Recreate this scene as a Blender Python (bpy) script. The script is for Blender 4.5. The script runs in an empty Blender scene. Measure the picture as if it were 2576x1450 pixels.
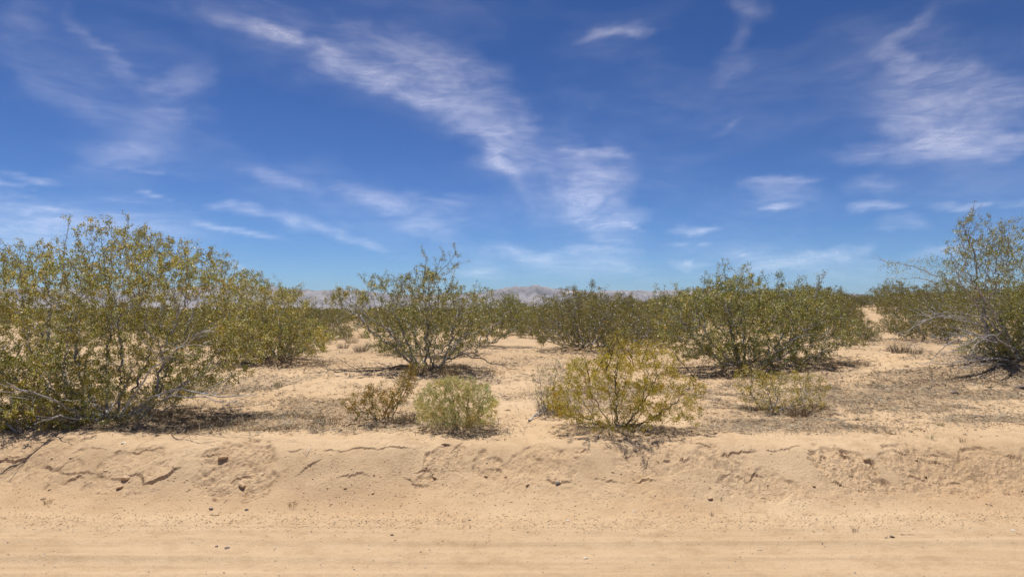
import bpy, math, random
import numpy as np
from mathutils import Vector

S = bpy.context.scene
C = S.collection
R = math.radians

# ------------------------------------------------------------------ camera, sky, sun, exposure
CAM = np.array((0.0, 0.0, 1.7))
FPX, CX, CY = 1709.0, 1287.5, 724.5          # focal length and centre, in 2575-pixel-wide photo units
PITCH = math.atan(58.5 / FPX)
SUN_EL, SUN_AZ = 73.0, -27.0                 # azimuth from +Y, clockwise

cam = bpy.data.objects.new('camera', bpy.data.cameras.new('camera'))
C.objects.link(cam)
cam.location = CAM
cam.rotation_euler = (R(90) + PITCH, 0, 0)
cam.data.sensor_width = 36.0
cam.data.lens = 36.0 * FPX / 2575.0
cam.data.clip_start = 0.05
cam.data.clip_end = 250000
S.camera = cam

W = bpy.data.worlds.new('World')
S.world = W
W.use_nodes = True
nt = W.node_tree
bg = nt.nodes['Background']
sky = nt.nodes.new('ShaderNodeTexSky')
sky.sky_type = 'NISHITA'
sky.sun_disc = False
sky.sun_elevation = R(SUN_EL)
sky.sun_rotation = R(SUN_AZ)
sky.altitude = 900
sky.air_density = 0.85
sky.dust_density = 0.15
sky.ozone_density = 7.5
sc_ = nt.nodes.new('ShaderNodeVectorMath'); sc_.operation = 'SCALE'; sc_.inputs['Scale'].default_value = 0.443
gm_ = nt.nodes.new('ShaderNodeGamma'); gm_.inputs['Gamma'].default_value = 1.55   # the phone's contrast, over the whole sky alike
nt.links.new(sky.outputs['Color'], sc_.inputs[0])
nt.links.new(sc_.outputs[0], gm_.inputs['Color'])
nt.links.new(gm_.outputs['Color'], bg.inputs['Color'])
bg.inputs['Strength'].default_value = 0.1

sun_l = bpy.data.lights.new('sun', 'SUN')
sun_l.energy = 4.8
sun_l.angle = R(0.53)
sun_l.color = (1.0, 0.955, 0.88)
sun = bpy.data.objects.new('sun', sun_l)
C.objects.link(sun)
SDIR = Vector((math.sin(R(SUN_AZ)) * math.cos(R(SUN_EL)), math.cos(R(SUN_AZ)) * math.cos(R(SUN_EL)), math.sin(R(SUN_EL))))
sun.rotation_euler = (-SDIR).to_track_quat('-Z', 'Y').to_euler()
sun.location = (0, 0, 50)

S.view_settings.view_transform = 'Standard'
S.view_settings.look = 'None'
S.view_settings.exposure = 0.25
S.view_settings.gamma = 1.0
S.view_settings.use_curve_mapping = False
S.render.engine = 'CYCLES'
S.cycles.use_denoising = True
S.cycles.denoiser = 'OPENIMAGEDENOISE'
S.cycles.denoising_input_passes = 'RGB_ALBEDO_NORMAL'
S.cycles.denoising_prefilter = 'ACCURATE'
S.cycles.max_bounces = 5
S.cycles.diffuse_bounces = 3
S.cycles.glossy_bounces = 1
S.cycles.transmission_bounces = 3
S.cycles.volume_bounces = 0
S.cycles.transparent_max_bounces = 8
S.cycles.sample_clamp_indirect = 6.0

# ------------------------------------------------------------------ helpers
def ray(px, py):
    """unit-depth ray (y = 1) through a photo point"""
    r = (px - CX) / FPX
    u = -(py - CY) / FPX
    cp, sp = math.cos(PITCH), math.sin(PITCH)
    y = cp - u * sp
    z = sp + u * cp
    return np.array((r / y, 1.0, z / y))

def at(px, py, d):
    return CAM + ray(px, py) * d

def _hash(ix, iy, seed):
    h = (ix.astype(np.int64) * 374761393 + iy.astype(np.int64) * 668265263 + seed * 974634577) & 0x7fffffff
    h = ((h ^ (h >> 13)) * 1274126177) & 0x7fffffff
    h = ((h ^ (h >> 16)) * 1103515245) & 0x7fffffff
    return ((h >> 8) & 0xffff) / 65535.0

def vnoise(x, y, seed=0):
    ix, iy = np.floor(x), np.floor(y)
    fx, fy = x - ix, y - iy
    fx = fx * fx * fx * (fx * (fx * 6 - 15) + 10)
    fy = fy * fy * fy * (fy * (fy * 6 - 15) + 10)
    a, b = _hash(ix, iy, seed), _hash(ix + 1, iy, seed)
    c, d = _hash(ix, iy + 1, seed), _hash(ix + 1, iy + 1, seed)
    return (a + (b - a) * fx) * (1 - fy) + (c + (d - c) * fx) * fy

def fbm(x, y, seed=0, octv=4, gain=0.5):
    s, amp, tot = 0.0, 1.0, 0.0
    c, sn = math.cos(0.6), math.sin(0.6)
    for k in range(octv):
        s = s + amp * vnoise(x, y, seed + k * 17)
        tot += amp
        x, y = (c * x - sn * y) * 2.03 + 11.3, (sn * x + c * y) * 2.03 + 5.7
        amp *= gain
    return s / tot

def sstep(a, b, x):
    t = np.clip((x - a) / (b - a), 0, 1)
    return t * t * (3 - 2 * t)

def mesh_np(name, verts, faces, smooth=False):
    """verts Nx3, faces MxK array"""
    me = bpy.data.meshes.new(name)
    verts = np.asarray(verts, dtype=np.float32)
    faces = np.asarray(faces, dtype=np.int32)
    n, k = faces.shape
    me.vertices.add(len(verts))
    me.vertices.foreach_set('co', verts.ravel())
    me.loops.add(n * k)
    me.loops.foreach_set('vertex_index', faces.ravel())
    me.polygons.add(n)
    me.polygons.foreach_set('loop_start', np.arange(0, n * k, k, dtype=np.int32))
    me.polygons.foreach_set('loop_total', np.full(n, k, dtype=np.int32))
    me.polygons.foreach_set('use_smooth', np.full(n, smooth, dtype=bool))
    me.update(calc_edges=True)
    return me

def link(name, data, mat=None, parent=None, loc=None):
    o = bpy.data.objects.new(name, data)
    C.objects.link(o)
    if mat is not None and not data.materials:
        data.materials.append(mat)
    if parent is not None:
        o.parent = parent
    if loc is not None:
        o.location = loc
    return o

def tag(o, label=None, cat=None, group=None, kind=None):
    if label: o['label'] = label
    if cat: o['category'] = cat
    if group: o['group'] = group
    if kind: o['kind'] = kind
    return o

def thing(name, label, cat, loc, group=None):
    o = bpy.data.objects.new(name, None)
    C.objects.link(o)
    o.empty_display_size = 0.1
    o.location = loc
    return tag(o, label, cat, group)

def grid_faces(nr, nc):
    i = np.arange(nr - 1)[:, None] * nc + np.arange(nc - 1)[None, :]
    i = i.ravel()
    return np.stack([i, i + 1, i + nc + 1, i + nc], axis=1)

# ------------------------------------------------------------------ materials
def new_mat(name):
    m = bpy.data.materials.new(name)
    m.use_nodes = True
    t = m.node_tree
    b = t.nodes['Principled BSDF']
    b.inputs['Roughness'].default_value = 0.9
    b.inputs['Specular IOR Level'].default_value = 0.15
    return m, t, b

def N(t, kind, **kw):
    n = t.nodes.new(kind)
    for k, v in kw.items():
        setattr(n, k, v)
    return n

def noise(t, vec, scale, detail=3.0, rough=0.55):
    n = N(t, 'ShaderNodeTexNoise')
    n.inputs['Scale'].default_value = scale
    n.inputs['Detail'].default_value = detail
    n.inputs['Roughness'].default_value = rough
    t.links.new(vec, n.inputs['Vector'])
    return n.outputs['Fac']

def ramp(t, fac, stops):
    n = N(t, 'ShaderNodeValToRGB')
    e = n.color_ramp.elements
    while len(e) < len(stops):
        e.new(0.5)
    for el, (p, c) in zip(e, stops):
        el.position = p
        el.color = (*c, 1.0)
    t.links.new(fac, n.inputs['Fac'])
    return n.outputs['Color']

def mixc(t, fac, a, b, mode='MIX'):
    n = N(t, 'ShaderNodeMix', data_type='RGBA', blend_type=mode)
    for sock, v in ((n.inputs[0], fac), (n.inputs[6], a), (n.inputs[7], b)):
        if isinstance(v, (int, float)):
            sock.default_value = v
        elif isinstance(v, tuple):
            sock.default_value = (*v, 1.0)
        else:
            t.links.new(v, sock)
    return n.outputs[2]

def mrange(t, v, a, b, c=0.0, d=1.0, smooth=True):
    n = N(t, 'ShaderNodeMapRange', interpolation_type='SMOOTHSTEP' if smooth else 'LINEAR')
    n.inputs['From Min'].default_value = a
    n.inputs['From Max'].default_value = b
    n.inputs['To Min'].default_value = c
    n.inputs['To Max'].default_value = d
    t.links.new(v, n.inputs['Value'])
    return n.outputs['Result']

def math_n(t, op, a, b=None):
    n = N(t, 'ShaderNodeMath', operation=op)
    for sock, v in zip(n.inputs, (a, b)):
        if v is None: continue
        if isinstance(v, (int, float)): sock.default_value = v
        else: t.links.new(v, sock)
    return n.outputs[0]

def sand_material(name, base_lo, base_hi, gravel=0.0, far=False):
    m, t, b = new_mat(name)
    geo = N(t, 'ShaderNodeNewGeometry')
    P = geo.outputs['Position']
    big = noise(t, P, 0.55, 4)
    mid = noise(t, P, 5.0, 4, 0.6)
    col = ramp(t, big, [(0.30, base_lo), (0.70, base_hi)])
    tint = ramp(t, mid, [(0.28, (0.86, 0.83, 0.80)), (0.5, (1, 1, 1)), (0.75, (1.05, 1.05, 1.06))])
    col = mixc(t, 1.0, col, tint, 'MULTIPLY')
    if not far:
        grain = noise(t, P, 170.0, 2, 0.7)
        gt = ramp(t, grain, [(0.30, (0.74, 0.70, 0.66)), (0.47, (1, 1, 1)), (0.68, (1.07, 1.08, 1.10))])
        col = mixc(t, 0.85, col, gt, 'MULTIPLY')
        vor = N(t, 'ShaderNodeTexVoronoi', feature='F1')
        vor.inputs['Scale'].default_value = 62.0
        t.links.new(P, vor.inputs['Vector'])
        spk = mrange(t, vor.outputs['Distance'], 0.16, 0.24, 1.0, 0.0)
        sel = N(t, 'ShaderNodeSeparateColor')
        t.links.new(vor.outputs['Color'], sel.inputs[0])
        pick = math_n(t, 'GREATER_THAN', sel.outputs[0], 0.72 - gravel * 0.35)
        pcol = ramp(t, sel.outputs[1], [(0.0, (0.14, 0.09, 0.06)), (0.45, (0.33, 0.23, 0.15)), (1.0, (0.66, 0.53, 0.40))])
        fac = math_n(t, 'MULTIPLY', spk, pick)
        fac = math_n(t, 'MULTIPLY', fac, 0.55)
        col = mixc(t, fac, col, pcol)
    lanes = None
    if gravel:
        mp = N(t, 'ShaderNodeMapping'); mp.inputs['Scale'].default_value = (0.35, 7.0, 1.0)
        t.links.new(P, mp.inputs['Vector'])
        lanes = noise(t, mp.outputs[0], 1.0, 6, 0.7)
        col = mixc(t, 1.0, col, ramp(t, lanes, [(0.32, (0.86, 0.84, 0.82)), (0.5, (1, 1, 1)), (0.70, (1.06, 1.07, 1.09))]), 'MULTIPLY')
    att = N(t, 'ShaderNodeAttribute', attribute_name='litter')
    lit_n = noise(t, P, 34.0 if not far else 5.0, 5, 0.75)
    lm = math_n(t, 'MULTIPLY', att.outputs['Fac'], 1.0)
    lm = math_n(t, 'ADD', lm, lit_n)
    lm = mrange(t, lm, 0.84, 1.16, 0.0, 0.62)
    lcol = ramp(t, mid, [(0.3, (0.20, 0.145, 0.095)), (0.7, (0.31, 0.235, 0.16))])
    col = mixc(t, lm, col, lcol)
    att2 = N(t, 'ShaderNodeAttribute', attribute_name='damp')
    col = mixc(t, att2.outputs['Fac'], col, (0.47, 0.295, 0.165))  # orange-brown tint where the mask is set
    t.links.new(col, b.inputs['Base Color'])
    b.inputs['Roughness'].default_value = 0.95
    b.inputs['Specular IOR Level'].default_value = 0.08
    if not far:
        bn1 = noise(t, P, 38.0, 5, 0.65)
        bn2 = noise(t, P, 190.0, 2, 0.7)
        bp1 = N(t, 'ShaderNodeBump'); bp1.inputs['Strength'].default_value = 0.55; bp1.inputs['Distance'].default_value = 0.02
        t.links.new(bn1, bp1.inputs['Height'])
        bp2 = N(t, 'ShaderNodeBump'); bp2.inputs['Strength'].default_value = 0.5 + 0.35 * (gravel > 0); bp2.inputs['Distance'].default_value = 0.006
        t.links.new(bn2, bp2.inputs['Height'])
        t.links.new(bp1.outputs['Normal'], bp2.inputs['Normal'])
        t.links.new(bp2.outputs['Normal'], b.inputs['Normal'])
    else:
        bn1 = noise(t, P, 4.0, 5, 0.65)
        bp1 = N(t, 'ShaderNodeBump'); bp1.inputs['Strength'].default_value = 0.5; bp1.inputs['Distance'].default_value = 0.12
        t.links.new(bn1, bp1.inputs['Height'])
        t.links.new(bp1.outputs['Normal'], b.inputs['Normal'])
    return m

SAND_LO, SAND_HI = (0.515, 0.357, 0.210), (0.575, 0.420, 0.262)
M_SAND = sand_material('sand', SAND_LO, SAND_HI)
M_ROAD = sand_material('packed_dirt', (0.500, 0.353, 0.212), (0.552, 0.402, 0.252), gravel=0.6)
M_FAR = sand_material('far_sand', (0.45, 0.31, 0.18), (0.50, 0.36, 0.225), far=True)

def leaf_material(name, stops, trans=0.46, gloss=0.6):
    m, t, b = new_mat(name)
    geo = N(t, 'ShaderNodeNewGeometry')
    col = ramp(t, geo.outputs['Random Per Island'], stops)
    oi = N(t, 'ShaderNodeObjectInfo')
    var = mrange(t, oi.outputs['Random'], 0, 1, 0.88, 1.12, False)
    big = noise(t, geo.outputs['Position'], 3.2, 2)
    vv = mrange(t, big, 0.3, 0.7, 0.72, 1.22)
    hue = noise(t, geo.outputs['Position'], 5.5, 2)
    col = mixc(t, mrange(t, hue, 0.45, 0.72, 0.0, 0.75), col, mixc(t, 1.0, col, (1.22, 0.98, 0.75), 'MULTIPLY'))
    col = mixc(t, mrange(t, hue, 0.50, 0.28, 0.0, 0.75), col, mixc(t, 1.0, col, (0.80, 0.98, 1.15), 'MULTIPLY'))
    vv = math_n(t, 'MULTIPLY', vv, var)
    cx = N(t, 'ShaderNodeVectorMath', operation='SCALE')
    t.links.new(col, cx.inputs[0]); t.links.new(vv, cx.inputs['Scale'])
    col = cx.outputs[0]
    t.links.new(col, b.inputs['Base Color'])
    b.inputs['Roughness'].default_value = 0.38 if gloss > 0.3 else 0.9
    b.inputs['Specular IOR Level'].default_value = gloss
    tr = N(t, 'ShaderNodeBsdfTranslucent')
    t.links.new(col, tr.inputs['Color'])
    mx = N(t, 'ShaderNodeMixShader')
    mx.inputs[0].default_value = trans
    t.links.new(b.outputs[0], mx.inputs[1]); t.links.new(tr.outputs[0], mx.inputs[2])
    t.links.new(mx.outputs[0], t.nodes['Material Output'].inputs['Surface'])
    return m

M_LEAF_A = leaf_material('creosote_leaf_olive', [(0.0, (0.17, 0.16, 0.016)), (0.4, (0.33, 0.30, 0.032)), (0.75, (0.48, 0.425, 0.065)), (1.0, (0.62, 0.57, 0.20))])  # palest stop puts foliage highlights into the leaf colour
M_LEAF_F = leaf_material('creosote_leaf_green', [(0.0, (0.12, 0.128, 0.017)), (0.45, (0.24, 0.235, 0.032)), (0.8, (0.39, 0.36, 0.066)), (1.0, (0.54, 0.51, 0.20))])  # pale end again carries leaf highlights as colour
M_LEAF_G = leaf_material('creosote_leaf_gold', [(0.0, (0.25, 0.22, 0.018)), (0.5, (0.41, 0.345, 0.03)), (0.85, (0.54, 0.42, 0.045)), (1.0, (0.58, 0.36, 0.05))])
M_LEAF_I = leaf_material('creosote_leaf_rust', [(0.0, (0.20, 0.17, 0.02)), (0.55, (0.33, 0.26, 0.03)), (0.85, (0.44, 0.26, 0.04)), (1.0, (0.50, 0.20, 0.05))])
M_LEAF_J = leaf_material('pale_shrub_leaf', [(0.0, (0.25, 0.31, 0.06)), (0.35, (0.48, 0.46, 0.14)), (0.7, (0.63, 0.57, 0.23)), (1.0, (0.74, 0.65, 0.33))], trans=0.4, gloss=0.1)
M_LEAF_M = leaf_material('far_creosote_leaf', [(0.0, (0.105, 0.098, 0.016)), (0.5, (0.195, 0.172, 0.028)), (1.0, (0.33, 0.285, 0.070))])
M_SEED = leaf_material('seed_fuzz', [(0.0, (0.52, 0.45, 0.18)), (0.6, (0.70, 0.63, 0.33)), (1.0, (0.82, 0.75, 0.48))], trans=0.3, gloss=0.1)
M_GRASS = leaf_material('dry_grass_blade', [(0.0, (0.24, 0.18, 0.10)), (0.6, (0.36, 0.28, 0.16)), (1.0, (0.48, 0.39, 0.23))], gloss=0.1)
M_GREY_TUFT = leaf_material('grey_stalk', [(0.0, (0.15, 0.135, 0.11)), (0.6, (0.23, 0.205, 0.17)), (1.0, (0.32, 0.28, 0.22))], trans=0.1, gloss=0.1)
M_SAGE = leaf_material('grey_green_leaf', [(0.0, (0.12, 0.125, 0.05)), (0.6, (0.21, 0.205, 0.09)), (1.0, (0.32, 0.29, 0.14))])
M_LITTER = leaf_material('litter_twig', [(0.0, (0.11, 0.085, 0.06)), (0.5, (0.215, 0.165, 0.115)), (0.85, (0.33, 0.265, 0.19)), (1.0, (0.48, 0.40, 0.29))], trans=0.0, gloss=0.1)
M_BROWN = leaf_material('brown_litter', [(0.0, (0.13, 0.09, 0.052)), (0.6, (0.24, 0.17, 0.10)), (1.0, (0.38, 0.28, 0.17))], trans=0.15, gloss=0.1)

def bark_material(name, lo, hi):
    m, t, b = new_mat(name)
    geo = N(t, 'ShaderNodeNewGeometry')
    n1 = noise(t, geo.outputs['Position'], 14.0, 3)
    col = ramp(t, n1, [(0.35, lo), (0.65, hi)])
    t.links.new(col, b.inputs['Base Color'])
    b.inputs['Roughness'].default_value = 0.75
    bp = N(t, 'ShaderNodeBump'); bp.inputs['Strength'].default_value = 0.4; bp.inputs['Distance'].default_value = 0.004
    t.links.new(noise(t, geo.outputs['Position'], 120.0, 2), bp.inputs['Height'])
    t.links.new(bp.outputs['Normal'], b.inputs['Normal'])
    return m
M_BARK = bark_material('grey_bark', (0.20, 0.19, 0.18), (0.52, 0.50, 0.49))
M_BARK_D = bark_material('dark_bark', (0.05, 0.044, 0.038), (0.135, 0.118, 0.10))
M_BARK_P = bark_material('weathered_bark', (0.28, 0.265, 0.25), (0.56, 0.535, 0.51))
M_BARK_DEAD = bark_material('dead_wood', (0.065, 0.055, 0.05), (0.20, 0.175, 0.16))

def stone_material(name, lo, hi):
    m, t, b = new_mat(name)
    geo = N(t, 'ShaderNodeNewGeometry')
    oi = N(t, 'ShaderNodeObjectInfo')
    n1 = noise(t, geo.outputs['Position'], 60.0, 4)
    col = ramp(t, n1, [(0.3, lo), (0.7, hi)])
    t.links.new(col, b.inputs['Base Color'])
    bp = N(t, 'ShaderNodeBump'); bp.inputs['Strength'].default_value = 0.6; bp.inputs['Distance'].default_value = 0.006
    t.links.new(noise(t, geo.outputs['Position'], 150.0, 4), bp.inputs['Height'])
    t.links.new(bp.outputs['Normal'], b.inputs['Normal'])
    return m
M_CLOD = stone_material('sandy_clod', (0.48, 0.335, 0.20), (0.57, 0.415, 0.265))
M_STONE_D = stone_material('dark_stone', (0.13, 0.10, 0.09), (0.26, 0.205, 0.18))
M_STONE_P = stone_material('pale_stone', (0.52, 0.45, 0.36), (0.72, 0.65, 0.56))
M_STONE_G = stone_material('grey_stone', (0.24, 0.21, 0.17), (0.38, 0.34, 0.29))

# ------------------------------------------------------------------ terrain
rough_patches = [   # x, y, radius x, radius y, angle, amount     (places where the crust of the bank has slumped)
]
def add_patch(px, py, wpx, hpx, ang, amt):
    rough_patches.append((px, py, wpx, hpx, ang, amt))

def bank_edge(x):
    return 5.50 + 0.16 * (fbm(x * 0.45 + 3.1, x * 0 + 0.7, 41, 4) - 0.5) * 2

def plateau(x, y):
    z = 0.45 + 0.20 * sstep(7.0, 13.0, y) + 0.15 * sstep(13.0, 30.0, y)
    z = z + 0.28 * sstep(3.0, 7.0, x) * sstep(7.5, 11.5, y) * (1 - 0.5 * sstep(14, 24, y))
    # low sandy rise at the right, well behind the bushes
    z = z + 1.25 * np.exp(-(((x - 25) / 16.0) ** 2 + ((y - 46) / 15.0) ** 2))
    z = z + 0.45 * np.exp(-(((x - 9) / 9.0) ** 2 + ((y - 60) / 14.0) ** 2))
    z = z + 0.35 * np.exp(-(((x - 17) / 4.0) ** 2 + ((y - 27) / 6.0) ** 2))
    und = (fbm(x * 0.35, y * 0.35, 7, 3) - 0.5)
    z = z + und * (0.10 + 0.16 * sstep(14, 30, y))
    z = z + (fbm(x * 1.3, y * 1.3, 9, 3) - 0.5) * 0.07
    return z

def profile(x, y):
    e = bank_edge(x)
    top = plateau(x, np.maximum(y, 6.6))
    wd = 1.2 + 0.30 * (fbm(x * 0.6 + 9.1, x * 0 + 4.7, 42, 3) - 0.5) * 2
    v = np.clip((y - e) / wd, 0, 1)
    v = np.clip(v + 0.16 * (fbm(x * 1.3, y * 1.6, 43, 3) - 0.5) * np.sin(v * math.pi), 0, 1)
    f = 0.45 * sstep(0.0, 1.0, v) + 0.25 * sstep(0.30, 0.85, v) + 0.30 * v
    road = 0.014 * np.sin(x * 0.7 + y * 0.9) * 0.5
    return road * (1 - f) + top * f, v

mounds = []          # x, y, radius, height

def terrain_coarse(x, y):
    z, v = profile(x, y)
    for (mx, my, r, h) in mounds:
        z = z + h * np.exp(-((x - mx) ** 2 + (y - my) ** 2) / (r * r))
    return z

def ground_at(px, py, start=3.5, end=300.0):
    d = ray(px, py)
    t = np.exp(np.linspace(math.log(start), math.log(end), 4000))
    X, Y, Z = CAM[0] + d[0] * t, t, CAM[2] + d[2] * t
    g = terrain_coarse(X, Y)
    i = int(np.argmax(Z <= g))
    if not (Z <= g).any():
        i = len(t) - 1
    return np.array((X[i], Y[i], g[i]))

# slumped, crumbled places on the bank, from where they stand in the view
slumps = []
for (px, py, w, h, ang, amt) in [
        (600, 1165, 95, 42, 12, 1.0), (650, 1200, 60, 30, 20, 0.8), (1120, 1160, 85, 17, 48, 0.9), (1240, 1180, 38, 28, 60, 0.7),
        (2130, 1165, 95, 30, -6, 1.2), (2330, 1185, 130, 34, -8, 0.7), (2520, 1190, 100, 36, -5, 0.8), (330, 1170, 90, 30, 0, 0.55),
        (1390, 1160, 110, 26, 0, 0.6), (1640, 1155, 120, 22, 0, 0.55), (1900, 1225, 90, 22, -10, 0.6), (90, 1165, 120, 32, 0, 0.6),
        (1790, 1150, 90, 18, 0, 0.6), (160, 1195, 60, 14, 0, 0.6), (-120, 1180, 120, 40, 0, .7), (2700, 1190, 120, 36, 0, .7), (1300, 1200, 70, 20, 0, .5)]:
    c = ground_at(px, py)
    s = c[1] / FPX
    slumps.append((c[0], c[1], w * s, h * s * 2.6, R(ang), amt))

# broken edges of the thin crust on the bank, the pieces below them fallen away
cracks = []
for amp, line in [
        (0.034, [(350, 1188), (372, 1206), (395, 1203), (420, 1200), (442, 1184), (468, 1172)]),
        (0.022, [(550, 1222), (590, 1205), (620, 1190), (645, 1203), (668, 1192)]),
        (0.020, [(738, 1192), (770, 1180), (795, 1165), (818, 1150)]),
        (0.020, [(1000, 1196), (1040, 1186), (1070, 1180), (1105, 1186)]),
        (0.026, [(1210, 1190), (1255, 1180), (1300, 1196)]), (0.022, [(1318, 1204), (1370, 1212), (1415, 1206), (1452, 1212)]),
        (0.020, [(1478, 1198), (1530, 1210), (1575, 1206)]), (0.024, [(1590, 1216), (1632, 1208), (1660, 1214)]),
        (0.024, [(1690, 1196), (1760, 1204), (1800, 1198), (1842, 1190), (1885, 1206), (1930, 1200)]),
        (0.030, [(1640, 1160), (1700, 1148), (1765, 1140)]),
        (0.021, [(1800, 1145), (1850, 1132), (1905, 1130)]),
        (0.045, [(2050, 1143), (2085, 1137), (2110, 1138), (2150, 1150)]),
        (0.030, [(2028, 1226), (2060, 1215), (2130, 1226), (2165, 1214)]),
        (0.025, [(2185, 1228), (2230, 1222), (2290, 1232)]),
        (0.017, [(2290, 1150), (2350, 1160), (2400, 1178), (2465, 1186), (2520, 1178)]),
        (0.026, [(-60, 1160), (30, 1172), (90, 1162), (150, 1176), (200, 1168)]),
        (0.023, [(150, 1212), (190, 1205), (225, 1198)]),
        (0.019, [(1330, 1160), (1380, 1150), (1440, 1158), (1500, 1150)]),
        (0.018, [(480, 1150), (520, 1145), (560, 1140)]),
        (0.022, [(1120, 1142), (1150, 1128), (1172, 1110)]),
        (0.0161, [(-80, 1142), (150, 1150), (300, 1142), (480, 1134)]), (0.0162, [(700, 1140), (860, 1130), (1060, 1138)]),
        (0.0163, [(1215, 1150), (1400, 1136), (1640, 1142)]), (0.0164, [(1700, 1128), (1900, 1142), (2060, 1130)]), (0.0165, [(2160, 1136), (2400, 1146), (2650, 1140)]),
        (0.0166, [(60, 1192), (260, 1200), (420, 1222)]), (0.0167, [(820, 1206), (960, 1196), (1090, 1210)]), (0.0168, [(2170, 1200), (2350, 1212), (2580, 1204)])]:
    P_ = np.array([ground_at(px, py) for px, py in line])
    cracks.append((P_[:, 0], P_[:, 1], amp))

def terrain(x, y, want=False):
    """fine terrain, with the crust, slumps, tracks and crumbs on it"""
    z, v = profile(x, y)
    for (mx, my, r, h) in mounds:
        z = z + h * np.exp(-((x - mx) ** 2 + (y - my) ** 2) / (r * r))
    near = 1 - sstep(12, 20, y)
    bank = sstep(0.16, 0.36, v) * (1 - sstep(0.95, 1.25, (y - bank_edge(x)) / 1.2))
    # --- wind/sand crust: thin plates whose broken lower edges face the road
    for (lx, ly, amp) in cracks:
        if lx[-1] < x.min() or lx[0] > x.max(): continue
        yc = np.interp(x, lx, ly) + 0.14 * (fbm(x * 4, x * 0 + amp * 900, 61, 3) - 0.5) + 0.055 * (fbm(x * 13, x * 0 + 3.3 + amp * 500, 62, 4, 0.65) - 0.5)
        ends = sstep(lx[0], lx[0] + 0.10, x) * (1 - sstep(lx[-1] - 0.10, lx[-1], x))
        d = y - yc
        thick = 0.72 * amp * (1.2 * sstep(0.43, 0.62, fbm(x * 5.0, y * 0 + amp * 333, 63, 4)))
        z = z + ends * thick * (d > 0) * np.exp(-np.maximum(d, 0) / 0.16)
        z = z + ends * 0.35 * amp * np.exp(-((d + 0.05) / 0.035) ** 2) * (fbm(x * 20, y * 20, 64, 2) - 0.35)
    # --- slumps
    sl = np.zeros_like(z)
    for (sx, sy, rx, ry, a, amt) in slumps:
        ca, sa = math.cos(a), math.sin(a)
        u = ((x - sx) * ca + (y - sy) * sa) / rx
        w = (-(x - sx) * sa + (y - sy) * ca) / ry
        rr = np.sqrt(u * u + w * w) + 0.55 * (fbm(x * 7, y * 7, 65, 3) - 0.5) * 2
        sl = np.maximum(sl, amt * (1 - sstep(0.80, 1.0, rr)))
    n1 = 1 - np.abs(fbm(x * 9, y * 7, 66, 4, 0.6) * 2 - 1)
    n2 = fbm(x * 24, y * 18, 67, 3, 0.6)
    z = z + sl * (-0.028 + 0.042 * (n1 - 0.72) + 0.032 * (n2 - 0.45))
    # crumbly relief all over the upper bank
    crumb = bank * (0.20 + 0.80 * sstep(0.47, 0.58, fbm(x * 1.7, y * 2.4, 68, 4)))
    z = z + crumb * 0.024 * (fbm(x * 14, y * 11, 69, 4, 0.6) - 0.5)
    # soft dimples on the plateau, small windrow and gravel at the road's edge
    plat = sstep(0.8, 1.0, v)
    z = z + plat * near * 0.045 * (fbm(x * 4.5, y * 3.2, 70, 4, 0.55) - 0.5)
    ee = y - bank_edge(x)
    z = z + 0.020 * np.exp(-((ee - 0.05) / 0.10) ** 2) * (0.3 + 1.2 * fbm(x * 1.5, y * 1.5, 71, 3))
    z = z + 0.016 * np.exp(-((ee - 0.03) / 0.12) ** 2) * (fbm(x * 26, y * 22, 72, 3) - 0.5)
    # wheel tracks along the road: shallow lanes with tread ripples
    road = 1 - sstep(-0.12, 0.02, ee)
    for (ty, tw, dep) in ((4.92, 0.16, 0.010), (4.62, 0.13, 0.012), (5.24, 0.10, 0.005)):
        yy = y - ty - 0.03 * np.sin(x * 0.5 + ty * 7)
        lane = np.exp(-(yy / tw) ** 4)
        tread = np.sin(x * 62 + np.abs(yy) * 60) * 0.0040 * sstep(0.35, 0.55, fbm(x * 0.9, ty + y * 0, 73, 3))
        z = z + road * lane * (-dep + tread) + road * dep * 0.8 * np.exp(-((np.abs(yy) - tw * 1.25) / 0.045) ** 2)
    z = z + road * 0.010 * (fbm(x * 5, y * 14, 74, 3) - 0.5) + road * 0.006 * (fbm(x * 22, y * 24, 75, 3) - 0.5)
    if want:
        return z, v, sl, plat
    return z

# ------------------------------------------------------------------ the bushes of the view: where their stems meet the ground
BASES = {}
def base_of(key, px, py, mound=(0.8, 0.08)):
    p = ground_at(px, py)
    BASES[key] = p
    return p

base_of('A', 270, 1072); base_of('B', 690, 915); base_of('C', 1085, 935); base_of('D', 1207, 874)
base_of('E', 1475, 885); base_of('F', 1890, 938); base_of('G', 1545, 1085); base_of('H', 1940, 1030)
base_of('I', 960, 1055); base_of('J', 1152, 1078); base_of('K', 2545, 915); base_of('N', 2340, 860)
for k, r, h in (('A', 1.0, 0.08), ('B', 1.0, 0.12), ('C', 0.9, 0.10), ('E', 1.2, 0.15), ('F', 1.3, 0.14), ('K', 1.2, 0.12), ('D', .8, .1), ('N', 1.1, .1), ('G', .5, .04), ('J', .35, .03)):
    mounds.append((BASES[k][0], BASES[k][1], r, h))
for k in BASES:
    p = BASES[k]
    p[2] = float(terrain(np.array([p[0]]), np.array([p[1]]))[0])

def zat(x, y):
    return float(terrain(np.array([float(x)]), np.array([float(y)]))[0])

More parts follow.
